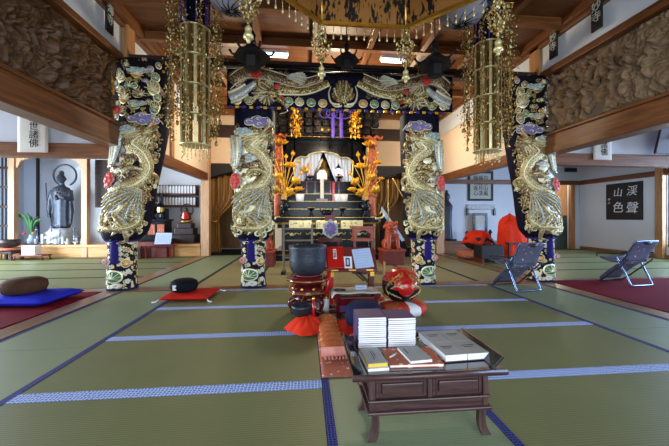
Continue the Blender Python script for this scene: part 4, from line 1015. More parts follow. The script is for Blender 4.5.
# red wooden lion dogs on blocks
def lion(x, face, label):
    t = thing('red_guardian_lion', label, 'lion statue', (x, 7.05, 0), 0)
    MB().bb(-.24, .24, -.24, .24, 0, .34).build('pedestal', M['red_wood_d'], t, bev=.012); MB().bb(-.26, .26, -.26, .26, .30, .345).build('pedestal_cap', M['red_wood'], t, bev=.008)
    mb = MB(); f = face
    mb.ball((0, .06, .52), (.15, .20, .17)); mb.ball((0, -.03, .68), (.13, .13, .18)); mb.ball((0, -.05, .84), (.13, .12, .12))
    mb.ball((f*.05, -.14, .82), (.085, .09, .07)); mb.ball((f*.06, -.20, .84), (.04, .03, .03)); mb.ball((f*.05, -.17, .77), (.06, .06, .03))
    for s in (-1, 1):
        mb.tube([(s*.09, -.10, .66), (s*.10, -.16, .50), (s*.10, -.17, .36)], [.065, .05, .045], 8); mb.ball((s*.10, -.20, .37), (.05, .07, .035))
        mb.ball((s*.14, .06, .45), (.07, .13, .11)); mb.ball((s*.15, -.05, .37), (.05, .09, .035)); mb.ball((s*.11, -.04, .93), (.035, .03, .045))
    for i in range(16):
        a = PI*(.1+.8*(i % 8)/7)*1.0; r = .13+.02*(i//8); mb.ball((r*math.cos(a), .02+.06*(i//8), .80+r*math.sin(a)-.02*(i//8)), .038)
    for i in range(7): mb.ball((.10*math.sin(i*1.7), -.10, .62+.03*i), .035)
    mb.tube(spline([(0, .22, .45), (0, .33, .60), (0, .28, .80), (.03, .33, .92)], 4), lambda q: .06*(1-.5*q)+.02, 8)
    mb.build('lion_body', M['red_wood'], t, remesh=.013)
    e = MB()
    for s in (-1, 1): e.ball((f*.05+s*.045, -.215, .875), .014, 0, 8)
    e.tube([(f*.05-.045, -.225, .79), (f*.05, -.235, .785), (f*.05+.045, -.225, .79)], .007, 5)
    e.build('face_marks', M['ink'], t)
lion(-.90, 1, 'red carved guardian lion on a block, left of the altar'); lion(1.95, -1, 'red carved guardian lion on a block, right of the altar')

# things standing before the altar
t = thing('diamond_brocade_stand', 'red stand carrying a silver diamond-shaped ornament before the altar', 'ornament', (.50, 6.35, 0))
MB().bb(-.22, .22, -.09, .09, .0, .05).build('foot', M['red_lacquer'], t, bev=.008)
for x in (-.17, .17): MB().bb(x-.02, x+.02, -.03, .03, .05, .58).build('upright', M['red_lacquer'], t)
MB().bb(-.24, .24, -.05, .05, .56, .64).build('cross_bar', M['red_lacquer'], t, bev=.005)
d = MB(); d.prism([(0, -.20), (.15, -.09), (.15, .09), (0, .20), (-.15, .09), (-.15, -.09)], (0, -.06, .82), (1, 0, 0), (0, 0, 1), (0, -.04, 0)); dd = d.build('diamond_body', M['silver'], t, bev=.01)
mb = MB(); mp = pmap(0, -.10, .82); dome(mb, 0, 0, .07, .03, mp, 0)
for i in range(8):
    a = PI/4*i; dome(mb, .09*math.cos(a), .10*math.sin(a), .035, .02, mp, 0); relief(mb, [(.05*math.cos(a), .05*math.sin(a)), (.13*math.cos(a+.3), .15*math.sin(a+.3))], mp, .02, .02, 0, 4)
mb.build('silver_work', M['purple_silk'], dd)
MB().bb(-.10, .10, -.06, .02, .98, 1.10).build('top_block', M['red_wood_d'], t, bev=.006)
t = thing('red_arched_stand', 'small red lacquer stand with arched opening before the altar, right of the lectern books', 'stand', (1.10, 6.0, 0))
MB().bb(-.22, .22, -.14, .14, 0, .05).build('foot', M['red_lacquer'], t)
for x in (-.17, .17): MB().bb(x-.025, x+.025, -.1, .1, .05, .62).build('leg', M['red_lacquer'], t)
MB().bb(-.21, .21, -.12, .12, .60, .66).build('middle_shelf', M['red_wood'], t, bev=.006)
mb = MB(); mb.bb(-.19, -.13, -.1, .1, .66, .84); mb.bb(.13, .19, -.1, .1, .66, .84)
A3 = [(-.13+.26*i/10, .74+.07*math.sin(PI*i/10)) for i in range(11)]
for (xa, za), (xb, zb) in zip(A3[:-1], A3[1:]): mb.prism([(xa, za), (xb, zb), (xb, .84), (xa, .84)], (0, -.1, 0), (1, 0, 0), (0, 0, 1), (0, .2, 0))
mb.build('arched_box', M['red_wood'], t); MB().bb(-.23, .23, -.13, .13, .84, .88).build('top', M['red_wood'], t, bev=.006)
t = thing('black_rack', 'low dark rack with pale posts behind the iron bowl gong', 'rack', (-.02, 6.0, 0))
for x in (-.38, .15):
    MB().bb(x-.02, x+.02, -.02, .02, 0, .92).build('post', M['rack'], t, bev=.005); MB().bb(x-.04, x+.04, -.14, .14, 0, .05).build('foot', M['black'], t)
for z in (.30, .62, .84): MB().bb(-.38, .15, -.012, .012, z-.015, z+.015).build('rail', M['rack'], t)
t = thing('side_staff_stand', 'thin pale frame leaning beside the right altar post', 'frame', (2.0, 7.45, 0))
MB().tube([(-.02, 0, 0), (0, .05, 1.95), (.10, .05, 2.0), (.62, .0, 1.05)], .012, 6).build('rod', M['brass'], t)
t = thing('blue_draped_panel', 'dark panel with a blue-edged slanting cloth right of the altar', 'cloth', (2.3, 8.1, 0))
MB().prism([(-.35, .02), (.45, .02), (.30, .45), (-.32, 1.35)], (0, 0, 0), (1, 0, 0), (0, 0, 1), (0, .05, 0)).build('panel', M['black_cloth'], t)
MB().prism([(-.32, 1.35), (.30, .45), (.22, .42), (-.34, 1.20)], (0, -.012, 0), (1, 0, 0), (0, 0, 1), (0, .01, 0)).build('blue_edge', M['blue_white'], t)

# ================================================================ left alcove: standing bronze statue
t = thing('bronze_statue', 'standing dark bronze statue with a ring halo in the left arched alcove', 'statue', (-6.72, 9.45, .33))
o = MB().lathe([(.42, 0), (.44, .04), (.34, .08), (.34, .14), (.40, .18), (.30, .24), (.36, .30), (.26, .36), (.24, .42)], (0, 0, 0), 16, 0, True, lambda a, z: 1+.05*math.cos(8*a)).build('lotus_pedestal', M['pale_stone'], t)
mb = MB()
mb.lathe([(.19, .42), (.23, .50), (.20, .75), (.20, 1.00), (.23, 1.25), (.24, 1.42), (.20, 1.53), (.08, 1.60), (.06, 1.70)], (0, 0, 0), 20, 0, True, lambda a, z: (1+.07*math.cos(9*a)) if z < 1.3 else 1, None, 1, .7)
mb.ball((0, -.02, 1.79), (.10, .11, .135)); mb.ball((0, .0, 1.94), (.06, .06, .08)); mb.ball((0, -.13, 1.78), (.02, .02, .03))
for s in (-1, 1):
    mb.ball((s*.10, 0, 1.78), (.02, .03, .05)); mb.ball((s*.10, -.12, .44), (.06, .10, .035))
mb.tube([(-.20, 0, 1.46), (-.28, -.02, 1.20), (-.28, -.05, .95), (-.28, -.07, .80)], [.08, .07, .06, .03], 10)
mb.tube([(.20, 0, 1.46), (.28, -.05, 1.22), (.20, -.22, 1.25), (.12, -.27, 1.33)], [.08, .07, .05, .03], 10)
for i in range(5):
    mb.tube([(-.28+.014*i-.03, -.07, .80), (-.285+.018*i-.03, -.08, .72-.01*(2-abs(i-2)))], .010, 5)
    mb.tube([(.12-.01*i, -.27, 1.33+.01*i), (.09-.012*i, -.28, 1.39+.012*i)], .010, 5)
for s in (-1, 1): mb.tube([(s*.24, 0, 1.2), (s*.27, 0, .9), (s*.25, 0, .55)], [.05, .07, .03], 8, 0, True, .5)
mb.build('robed_figure', M['bronze_dark'], t, remesh=.018)
f = MB()
for s in (-1, 1): f.tube([(s*.06-.018, -.122, 1.815), (s*.06*.7, -.13, 1.812), (s*.02, -.128, 1.815)], .004, 4)
f.tube([(-.03, -.126, 1.73), (0, -.132, 1.727), (.03, -.126, 1.73)], .004, 4); f.build('face_marks', M['ink'], t)
H = MB(); H.tube([(.30*math.cos(a), .12, 1.90+.30*math.sin(a)) for a in [-1.1+ (2*PI-.9)*i/30 for i in range(31)]], .026, 8); H.build('ring_halo', M['bronze_dark'], t)
MB().tube([(0, .05, 1.45), (0, .12, 1.61)], .02).build('halo_stem', M['bronze_dark'], t)
mb = MB(); r3 = random.Random(7)
for i in range(10): mb.ball((.05+.10*r3.random(), -.26-.03*r3.random(), 1.20+.28*r3.random()), .035, 0, 8)
mb.build('held_flower', M['bronze_brown'], t)
mb = MB(); mb.tube([(-.33, -.10, 1.66), (-.30, -.09, .85)], .014, 6); mb.build('staff', M['bronze_dark'], t)
# small offerings around the statue
r3 = random.Random(12)
for i in range(13):
    x = -7.05+.095*i+.02*r3.random(); y = 9.05+.10*(i % 2); h = .12+.20*r3.random()*(1+(i % 3 == 0)); kind = i % 3
    nm, lb = (('silver_candlestick', 'small pale metal candlestick at the feet of the bronze statue'), ('offering_bowl', 'small white offering bowl at the feet of the bronze statue'), ('grey_votive_figure', 'small grey votive figure at the feet of the bronze statue'))[kind]
    o = thing(nm, lb, ('candlestick', 'bowl', 'figurine')[kind], (x, y, .33), 0, ('candlesticks', 'bowls', 'votive figures')[kind]+' before the bronze statue')
    if kind == 0: MB().lathe([(.04, 0), (.045, .01), (.012, .03), (.012, h), (.035, h+.02), (.01, h+.03), (.008, h+.10)], (0, 0, 0), 10).build('body', M['chrome'], o)
    elif kind == 1: MB().lathe([(.03, 0), (.025, .02), (.055, .07), (.05, .07), (.02, .03)], (0, 0, 0), 12).build('bowl', M['white'], o)
    else: MB().lathe([(.05, 0), (.055, .03), (.03, .09), (.028, .10), (.034, .13), (.02, .16), (.002, .17)], (0, 0, 0), 10).build('body', M['paper_grey'], o)
for i in range(7):
    x = -7.2+.165*i; y = (9.26 if abs(-7.2+.165*i+6.72) > .46 else 8.99); h = .12+.14*r3.random()
    o = thing('white_votive_tablet', 'small white tablet among the offerings before the bronze statue', 'tablet', (x, y, .33), .1, 'white tablets before the bronze statue')
    MB().bb(-.028, .028, -.01, .01, .02, .02+h).build('tablet_plate', M['pale_stone'], o, bev=.004); MB().bb(-.045, .045, -.03, .03, 0, .02).build('base', M['bronze_brown'], o)
# low table, gong, plant
t = thing('low_wooden_table', 'low brown wooden table in front of the left alcove', 'table', (-6.72, 8.50, 0))
MB().bb(-.34, .34, -.16, .16, .10, .13).build('top', M['red_wood_d'], t, bev=.006)
for x in (-.3, .3):
    for y in (-.12, .12): MB().tube([(x, y, .10), (x*1.03, y, .06), (x*1.1, y, 0)], [.022, .016, .024], 6).build('leg', M['red_wood_d'], t)
def wx(px, py, Y): return at(px, py, Y)
t = thing('white_box', 'white box standing on the low table in the left alcove', 'box', (-6.74, 8.50, .13)); MB().bb(-.15, .15, -.10, .10, 0, .22).build('body', M['white'], t, bev=.005); MB().bb(-.154, .154, -.104, .104, .19, .225).build('lid', M['white'], t, bev=.004)
t = thing('leaf_vase', 'blue and white vase of long green leaves beside the bronze statue', 'vase of leaves', (-7.22, 9.10, .33))
MB().lathe([(.05, 0), (.08, .05), (.09, .13), (.05, .20), (.045, .24), (.06, .26), (.05, .26)], (0, 0, 0), 16).build('vase', M['blue_white'], t)
for i in range(13):
    a = 2.4*i; L_ = .34+.18*((i*7) % 5)/4; dx, dy = math.cos(a)*L_*.8, math.sin(a)*L_*.3-.02; pts = spline([(0, 0, .24), (dx*.4, dy*.5, .24+L_*.9), (dx, dy, .30+L_*1.05)], 5)
    MB().tube(pts, lambda f: .008+.03*math.sin(PI*min(1, f+.05)), 6, 0, True, .25, (0, 1, 0)).build('leaf', M['green_leaf'], t)
for q, m_ in ((.05, 'amber_silk'), (-.05, 'red_silk')): MB().ball((q*2.2, -.08, .30), .035, 0, 8).build('flower', M[m_], t)
t = thing('bronze_bowl_gong', 'dull bronze bowl gong on a red and gold cushion at the far left', 'bowl gong', (-7.30, 8.55, .30))
MB().lathe([(.08, 0), (.19, .04), (.23, .12), (.23, .20), (.215, .20), (.20, .12), (.05, .03)], (0, 0, 0), 24).build('bowl', M['bronze_brown'], t)
t = thing('gong_cushion', 'flat red and cream cushion under the bronze bowl gong', 'cushion', (-7.30, 8.55, .22)); MB().lathe([(.10, 0), (.24, .02), (.26, .045), (.22, .08), (.05, .08)], (0, 0, 0), 20, 0, True, lambda a, z: 1+.03*math.cos(8*a)).build('pad', M['brocade_red'], t)
t = thing('gong_stand', 'dark wooden stand under the gong cushion at the far left', 'stand', (-7.30, 8.55, 0)); MB().bb(-.22, .22, -.2, .2, .16, .22).build('top', M['bronze_brown'], t, bev=.006)
for x in (-.18, .18):
    for y in (-.15, .15): MB().bb(x-.025, x+.025, y-.025, y+.025, 0, .16).build('leg', M['bronze_brown'], t)

# second alcove: tablets, jizo, black altar
for tier, z in enumerate((1.72, 1.38)):
    x0, x1 = -4.75, -3.20
    t = thing('tablet_shelf', ('upper' if tier == 0 else 'lower')+' dark shelf holding rows of small tablets in the left rear alcove', 'shelf', ((x0+x1)/2, 9.75, z)); h = (x1-x0)/2
    MB().bb(-h, h, -.12, .19, -.03, 0).build('board', M['beam_dark'], t); MB().bb(-h, h, .17, .19, 0, .30).build('back_board', M['bronze_brown'], t)
    for i in range(18):
        o = thing('memorial_tablet', 'tiny pale memorial tablet in the '+('upper' if tier == 0 else 'lower')+' shelf row of the left rear alcove', 'tablet', (x0+.06+i*(x1-x0-.12)/17, 9.70, z), 0, ('upper' if tier == 0 else 'lower')+' row of tablets')
        b = MB().bb(-.032, .032, -.02, .02, 0, .035).build('base', M['red_wood_d'], o); MB().prism([(-.030, 0), (.030, 0), (.030, .20), (0, .235), (-.030, .20)], (0, -.008, .035), (1, 0, 0), (0, 0, 1), (0, .014, 0)).build('plate', M['white'], o)
t = thing('jizo_statue', 'small seated statue in a red bib with a ring halo, left rear alcove', 'statue', (-3.36, 9.35, .33))
mb = MB(); mb.bb(-.30, .30, -.25, .25, 0, .24); mb.bb(-.25, .25, -.2, .2, .24, .42); mb.bb(-.19, .19, -.16, .16, .42, .56); mb.build('stepped_base', M['bronze_brown'], t, bev=.015)
MB().lathe([(.20, .34), (.27, .40), (.20, .46)], (0, 0, 0), 14, 0, True, lambda a, z: 1+.08*math.cos(7*a)).build('lotus_seat', M['bronze_gold'], t)
mb = MB(); mb.ball((0, 0, .53), (.22, .16, .10)); mb.ball((0, 0, .68), (.15, .11, .17)); mb.ball((0, -.01, .90), (.085, .085, .10)); mb.ball((0, -.09, .89), (.015, .015, .02))
for s in (-1, 1): mb.tube([(s*.14, 0, .76), (s*.19, -.06, .63), (s*.05, -.14, .60)], [.055, .05, .035], 8); mb.ball((s*.085, 0, .89), (.015, .02, .03))
mb.build('seated_body', M['bronze_brown'], t, remesh=.014)
MB().grid(lambda u, v: ((.17-.02*v)*(2*u-1)*(1-.3*v), -.115-.08*math.cos((2*u-1)*1.4)*(1-.4*v), .50+.30*v), 12, 8).build('red_bib', M['red_bright'], t, solid=.012)
MB().tube([(.25*math.cos(a), .10, .90+.25*math.sin(a)) for a in [2*PI*i/30 for i in range(31)]], .024, 8).build('ring_halo', M['black_matt'], t); MB().tube([(0, .1, .5), (0, .1, .68)], .02).build('halo_stem', M['black_matt'], t)
for c_o in t.children:
    if not c_o.name.startswith('stepped'): c_o.scale = (.66, .66, .66); c_o.location = (0, 0, .34)
t = thing('black_altar_cabinet', 'dark side altar with tiered shelves in the left rear alcove', 'altar', (-4.35, 9.2, 0))
MB().bb(-.62, .75, -.55, -.05, .0, .42).build('low_table', M['red_wood_d'], t, bev=.01); MB().bb(-.66, .80, -.58, -.02, .42, .47).build('table_top', M['black'], t, bev=.008)
MB().bb(-.55, .50, -.10, .40, .33, .95).build('cabinet', M['black'], t, bev=.01)
mb = MB()
for i in range(4): mb.bb(-.40+.24*i, -.22+.24*i, -.115, -.10, .58, .86)
mb.build('red_panel', M['brocade_red'], t); MB().bb(-.60, .55, -.14, .4, .95, 1.0).build('cabinet_top', M['black'], t, bev=.006)
MB().bb(-.50, -.44, -.05, 0, 1.0, 1.9).build('side_post', M['black'], t); MB().bb(.38, .44, -.05, 0, 1.0, 1.7).build('side_post', M['black'], t)
MB().bb(-.5, .44, .1, .35, 1.0, 1.30).build('rear_tier', M['black'], t)
t = thing('dark_bronze_figure', 'dark bluish seated figure on the side altar of the left rear alcove', 'statue', (-4.40, 9.42, 1.30)); 
mb = MB(); mb.ball((0, 0, .10), (.24, .14, .11)); mb.ball((0, 0, .30), (.17, .12, .22)); mb.ball((0, -.01, .58), (.09, .09, .12)); mb.ball((0, 0, .70), (.04, .04, .05))
for s in (-1, 1): mb.tube([(s*.16, 0, .42), (s*.22, -.06, .22), (s*.05, -.15, .18)], [.06, .055, .04], 8)
mb.build('seated_body', M['bronze_dark'], t, remesh=.014); MB().lathe([(.28, 0), (.30, .02), (.24, .05)], (0, 0, -.0), 14).build('lotus_seat', M['black'], t)
for x, lb in ((-4.62, 'black lantern on the side altar, left one'), (-4.28, 'black lantern on the side altar, middle one'), (-3.98, 'black lantern on the side altar, nearest the red bibbed statue')):
    t = thing('altar_lantern', lb, 'lantern', (x, 9.20, 1.0)); MB().lathe([(.09, 0), (.08, .03), (.03, .06), (.03, .14), (.09, .18), (.09, .34), (.13, .37), (.05, .45), (.02, .50), (.003, .54)], (0, 0, 0), 8, 0, False).build('body', M['black'], t); MB().lathe([(.092, .20), (.095, .26), (.092, .32)], (0, 0, 0), 8, 0, False).build('window_band', M['brass'], t)
t = thing('reading_desk', 'low dark red desk before the left rear alcove', 'desk', (-3.72, 8.55, 0))
MB().bb(-.36, .36, -.14, .14, .30, .33).build('top', M['red_lacquer'], t, bev=.005)
for x in (-.30, .30):
    for y in (-.1, .1): MB().bb(x-.02, x+.02, y-.02, y+.02, 0, .30).build('leg', M['red_lacquer'], t)
MB().box((.06, .08, .37), (.50, .02, .08)).build('book_rest', M['red_lacquer'], t)
t = thing('open_sutra_page', 'pale blue-white open page leaning on the low desk of the left rear alcove', 'paper', (-3.64, 8.55, .345)); R = Matrix.Rotation(-.35, 3, 'X')
MB().box((0, .0, .16), (.40, .012, .30), 0, R).build('sheet', M['paper_blue'], t); mb = MB(); 
for i in range(9): mb.box((-.16+.04*i, -.007, .16), (.008, .004, .22), 0, R)
mb.build('text_columns', M['grey_book'], t)
t = thing('grey_box', 'grey box on the floor behind the leftmost brocade pillar', 'box', (-4.55, 8.5, 0)); MB().bb(-.34, .30, -.15, .15, 0, .30).build('body', M['grey_book'], t, bev=.01); MB().bb(-.35, .31, -.16, .16, .27, .31).build('lid', M['grey_book'], t, bev=.006)

# ================================================================ right rear
mb = MB(); mb.bb(4.02, 6.5, 9.02, 9.72, 0, .30); mb.bb(4.02, 6.52, 9.0, 9.12, .27, .34)
structure('trim_%d' % k, mb, M['beam'], bev=.008); k += 1
def frame_on_wall(name, cat, label, x, y, z0, z1, w, fm, inner, fw=.04, mat_m=None, facing=0):
    t = thing(name, label, cat, (x, y, z0), facing); h = z1-z0
    mb = MB(); mb.bb(-w/2, w/2, -.03, 0, 0, fw); mb.bb(-w/2, w/2, -.03, 0, h-fw, h); mb.bb(-w/2, -w/2+fw, -.03, 0, fw, h-fw); mb.bb(w/2-fw, w/2, -.03, 0, fw, h-fw)
    mb.build('frame', fm, t, bev=.004); MB().bb(-w/2+fw, w/2-fw, -.015, 0, fw, h-fw).build('mount', inner, t); return t
x0, zt = at(468, 171, 9.76); x1, zb = at(493, 201, 9.76)
t = frame_on_wall('framed_calligraphy', 'framework', 'dark framed calligraphy of black columns hanging on the right rear wall', (x0+x1)/2, 9.77, zb, zt, x1-x0, M['black_matt'], M['paper_grey'], .07); t['category'] = 'calligraphy'
[lettering('brush_writing', q, .165, M['ink'], t, (.17*(j-1), -.018, (zt-zb)/2), (PI/2, 0, 0), .002, 1.0) for j, q in enumerate(('梅\n花\n香\n心', '福\n雲\n月\n清', '白\n玉\n山\n風'))]
x0b, zt2 = at(467, 206, 9.76); x1b, zb2 = at(494, 213, 9.76)
t = thing('scroll_rod', 'pale scroll edge with black end fittings under the framed calligraphy', 'scroll', ((x0b+x1b)/2, 9.74, zb2)); h = (x1b-x0b)/2
MB().bb(-h, h, -.01, .01, .12, .28).build('scroll_cloth', M['pale_stone'], t); MB().tube([(-h, 0, .12), (h, 0, .12)], .02, 8).build('rod', M['paper_grey'], t)
for s in (-1, 1): MB().bb(s*h-.03, s*h+.03, -.03, .03, -.08, .16).build('end_fitting', M['black'], t, bev=.005)
x0, zt = at(473, 213, 9.6); x1, zb = at(487.5, 234, 9.6)
t = frame_on_wall('framed_picture', 'picture', 'black framed picture with a blue image standing on the right rear platform', (x0+x1)/2, 9.62, .34, zt, x1-x0, M['black'], M['paper_grey'], .08)
MB().bb(-.09, .09, -.02, -.012, .20, .46).build('blue_image', M['blue_white'], t)
for x, h_, lb in ((5.02, .30, 'small dark ornament left of the framed picture'), (5.78, .34, 'small dark candle stand right of the framed picture')):
    t = thing('dark_ornament', lb, 'ornament', (x, 9.45, .34)); MB().lathe([(.08, 0), (.09, .03), (.03, .06), (.03, h_*.6), (.07, h_*.7), (.03, h_*.9), (.004, h_)], (0, 0, 0), 12).build('body', M['black'], t)
x0, _ = at(447, 240, 9.4)
t = thing('black_wrapped_statue', 'tall slim black figure standing against the right rear wall beside the brocade pillar', 'statue', (x0, 9.42, .34))
mb = MB(); mb.lathe([(.17, .0), (.18, .08), (.15, .5), (.16, .9), (.19, 1.05), (.10, 1.18), (.06, 1.24)], (0, 0, 0), 14, 0, True, lambda a, z: 1+.07*math.cos(5*a)); mb.ball((0, 0, 1.34), (.10, .10, .13)); mb.ball((0, 0, 1.50), (.05, .05, .06)); mb.build('figure', M['bronze_dark'], t, remesh=.02); MB().bb(-.22, .22, -.2, .2, -.0, .05).build('base', M['black'], t)
# red drum cushion, drum, orange robe
x0, _ = at(479, 250, 7.6)
t = thing('large_floor_cushion', 'wide pale red striped round cushion on the floor at the right rear', 'cushion', (x0-.05, 7.75, 0.003)); MB().lathe([(.25, 0), (.40, .04), (.43, .12), (.38, .20), (.10, .22)], (0, 0, 0), 28, 0, True, lambda a, z: 1+.03*math.cos(12*a)).build('cushion_body', M['brocade_red'], t)
t = thing('covered_wooden_drum', 'large wooden fish drum under a red cloth at the right rear', 'drum', (x0+.06, 7.78, .22))
mb = MB(); mb.ball((0, 0, .22), (.36, .30, .24)); mb.build('drum_body', M['black_matt'], t)
def hood(u, v):
    a = 2*PI*u; r = .02+.36*v**.6*(1+.05*math.sin(7*a)); return (r*math.cos(a), r*.85*math.sin(a), .50-.34*v**2*(1+.10*math.sin(3*a)))
MB().grid(hood, 42, 10, 0, True, True).build('red_cover', M['orange_cloth'], t, solid=.01)
x0, _ = at(491, 250, 7.0)
t = thing('black_box_stand', 'low black box stand in front of the red covered drum', 'stand', (x0, 7.1, 0))
MB().bb(-.27, .27, -.18, .18, .10, .40).build('box_body', M['black_matt'], t, bev=.01)
for x in (-.22, .22): MB().bb(x-.03, x+.03, -.15, .15, 0, .10).build('foot', M['red_wood_d'], t)
MB().tube(spline([(-.12, 0, .40), (-.05, 0, .52), (.08, 0, .50), (.16, 0, .42)], 4), .03, 8).build('handle', M['black'], t)
x0, _ = at(511, 240, 7.3)
t = thing('robe_draped_chair', 'chair covered by a bright orange-red cloth beside the rightmost brocade pillar', 'chair', (x0, 7.2, 0))
for x in (-.25, .25):
    for y in (-.2, .2): MB().bb(x-.02, x+.02, y-.02, y+.02, 0, .45).build('leg', M['black_matt'], t)
MB().bb(-.28, .28, -.24, .24, .42, .46).build('seat', M['black_matt'], t)
def robe(u, v):
    a = 2*PI*u; top = math.exp(-((math.cos(a)+.15)/.9)**2); w_ = (.17+.16*(1-v)**.55)*(1 if v < .9 else math.sqrt(max(0, 1-((v-.9)/.1)**2))*.95+.02); z = .10+.97*v+.02*math.sin(5*a)*(1-v)
    f_ = 1+(.10*math.sin(8*a)+.05*math.sin(13*a+1))*(1-.6*v)
    return (w_*f_*sg(math.cos(a), .7)-.06*v, w_*.8*f_*sg(math.sin(a), .7)+.08*v, z-.10*math.cos(a+2.2)*v)
mb = MB(); mb.grid(robe, 54, 14, 0, True, True); mb.build('orange_cloth_cover', M['orange_cloth'], t)
# dark doorway panel and wall plaques
t = thing('leaning_grey_panel', 'rounded dark grey panel leaning in the right rear doorway', 'panel', (8.12, 9.9, 0))
mb = MB(); ol = [(-.38, 0), (.38, 0)]+[(.38-.10*(1-math.cos(a)), 1.0+.10*math.sin(a)) for a in (0, .5, 1.0, 1.57)]+[(-.38+.10*(1-math.cos(a)), 1.0+.10*math.sin(a)) for a in (1.57, 1.0, .5, 0)]
x0, _ = at(560, 240, 9.95); t.location.x = x0
mb.prism(ol, (0, 0, 0), (1, 0, 0), (0, .10, .99), (0, .04, 0)); mb.build('panel_body', M['glass_dark'], t, bev=.01)
MB().tube([(-.385, -.005, 0), (-.385, .09, 1.0), (-.30, .10, 1.1), (.30, .10, 1.1), (.385, .09, 1.0), (.385, -.005, 0)], .014, 6).build('rim', M['black_matt'], t)
t = thing('calligraphy_board', 'square black board with four large white characters on the right side wall', 'sign board', (9.118, 8.29, .98))
MB().bb(-.52, .52, -.035, .0, 0, 1.06).build('board', M['black_matt'], t, bev=.006); t.rotation_euler.z = -PI/2
for tx, x, z, s_ in (('渓', .24, .80, .30), ('聲', .24, .32, .34), ('山', -.16, .78, .28), ('色', -.16, .34, .34), ('禅', -.42, .60, .08), ('心', -.42, .50, .08)):
    lettering('character', tx, s_, M['white'], t, (x, -.04, z), (PI/2, 0, 0), .003, 1, .15)
x0, z0 = at(571, 169, 9.74); t = thing('small_dark_sign', 'small dark sign high on the rear wall above the doorway', 'sign', (x0, 9.76, z0-.08)); MB().bb(-.22, .22, -.02, 0, -.02, .12).build('board', M['bronze_dark'], t); MB().bb(-.17, .17, -.024, -.02, .02, .08).build('face', M['black_matt'], t)
t = thing('gold_lettered_board', 'dark tilted board with gold brush writing at the right edge above the aisle beam', 'sign board', (6.32, 4.60, 2.10))
R = Matrix.Rotation(.22, 3, 'X'); MB().box((0, 0, .38), (1.25, .04, .78), 0, R).build('board', M['leather'], t, bev=.008)
lettering('gold_writing', '祚', .52, M['gold_leaf'], t, (-.20, -.03, .40), (PI/2-.22, 0, 0), .003, 1, .2); lettering('small_mark', '小', .12, M['gold'], t, (-.46, -.03, .22), (PI/2-.22, 0, 0))
# papers on the aisle beams
for (px, ys, lb) in ((33.5, (108, 152.5), 'white paper strip with brush writing hanging on the left aisle beam'), (602, (136, 160), 'white paper strip with brush writing hanging on the right aisle beam')):
    Y = PY-.10; x0, z1 = at(px, ys[0], Y); _, z0 = at(px, ys[1], Y); w_ = .40 if px < 300 else .33
    t = thing('calligraphy_paper', lb, 'paper', (x0, Y, z0)); h = z1-z0+.10
    MB().grid(lambda u, v: ((u-.5)*w_, -.008*math.sin(u*PI)-.01, h*v), 8, 4).build('sheet', M['paper'], t, solid=.002)
    lettering('brush_writing', '三\n世\n諸\n佛', .13, M['ink'], t, (.02, -.024, .30), (PI/2, 0, 0), .001, .92)
# ================================================================ middle of the hall: gong, lectern, drum
# iron bowl gong on a red lacquer stand
t = thing('red_gong_stand', 'tall tiered red lacquer stand under the big iron bowl gong', 'gong stand', (.03, 3.58, 0))
lob = lambda a, z: 1+.04*math.cos(8*a)
MB().lathe([(.10, .30), (.17, .32), (.225, .35), (.235, .38), (.20, .405), (.14, .41)], (0, 0, 0), 40, 0, True, lob).build('top_tier', M['red_lacquer'], t)
MB().lathe([(.230, .364), (.239, .370), (.236, .377)], (0, 0, 0), 40, 0, True, lob).build('gold_rim', M['gold'], t)
MB().lathe([(.13, .18), (.19, .20), (.215, .24), (.19, .28), (.13, .31)], (0, 0, 0), 40, 0, True, lob).build('middle_tier', M['red_lacquer'], t)
MB().lathe([(.210, .228), (.217, .235), (.214, .242)], (0, 0, 0), 40, 0, True, lob).build('gold_band', M['gold'], t)
MB().lathe([(.10, .12), (.15, .14), (.16, .17), (.12, .19)], (0, 0, 0), 30).build('waist', M['red_lacquer'], t)
for i in range(6):
    a = PI/3*i+.3; c_, s_ = math.cos(a), math.sin(a)
    o = MB().tube(spline([(.13*c_, .13*s_, .17), (.20*c_, .20*s_, .13), (.19*c_, .19*s_, .07), (.15*c_, .15*s_, .035), (.20*c_, .20*s_, .012)], 4), lambda f: .034-.014*f, 8).build('curved_leg', M['red_lacquer'], t)
    MB().ball((.205*c_, .205*s_, .13), .017, 0, 8).build('gold_stud', M['gold'], o)
MB().lathe([(.13, .0), (.19, .005), (.19, .02), (.13, .025)], (0, 0, 0), 30).build('foot_ring', M['red_lacquer'], t)
for i in range(10):
    a = 2*PI*i/10; mb = MB(); dome(mb, 0, 0, .015, .008, (lambda u, v, off=0, a=a: ((.20+off)*math.cos(a+u/.2), (.20+off)*math.sin(a+u/.2), .285+v)), 0); mb.build('gold_flower', M['gold'], t)
t = thing('iron_bowl_gong', 'large dark iron bowl gong resting on the tiered red stand', 'bowl gong', (.03, 3.58, .41))
MB().lathe([(.07, .012), (.13, .0), (.175, .03), (.20, .09), (.208, .18), (.205, .27), (.214, .305), (.214, .33), (.196, .33), (.192, .27), (.19, .15), (.15, .04), (.01, .03)], (0, 0, 0), 48).build('bowl', M['iron'], t)
MB().lathe([(.11, -.012), (.14, 0), (.12, .012)], (0, 0, 0), 30).build('ring_pad', M['red_silk'], t)
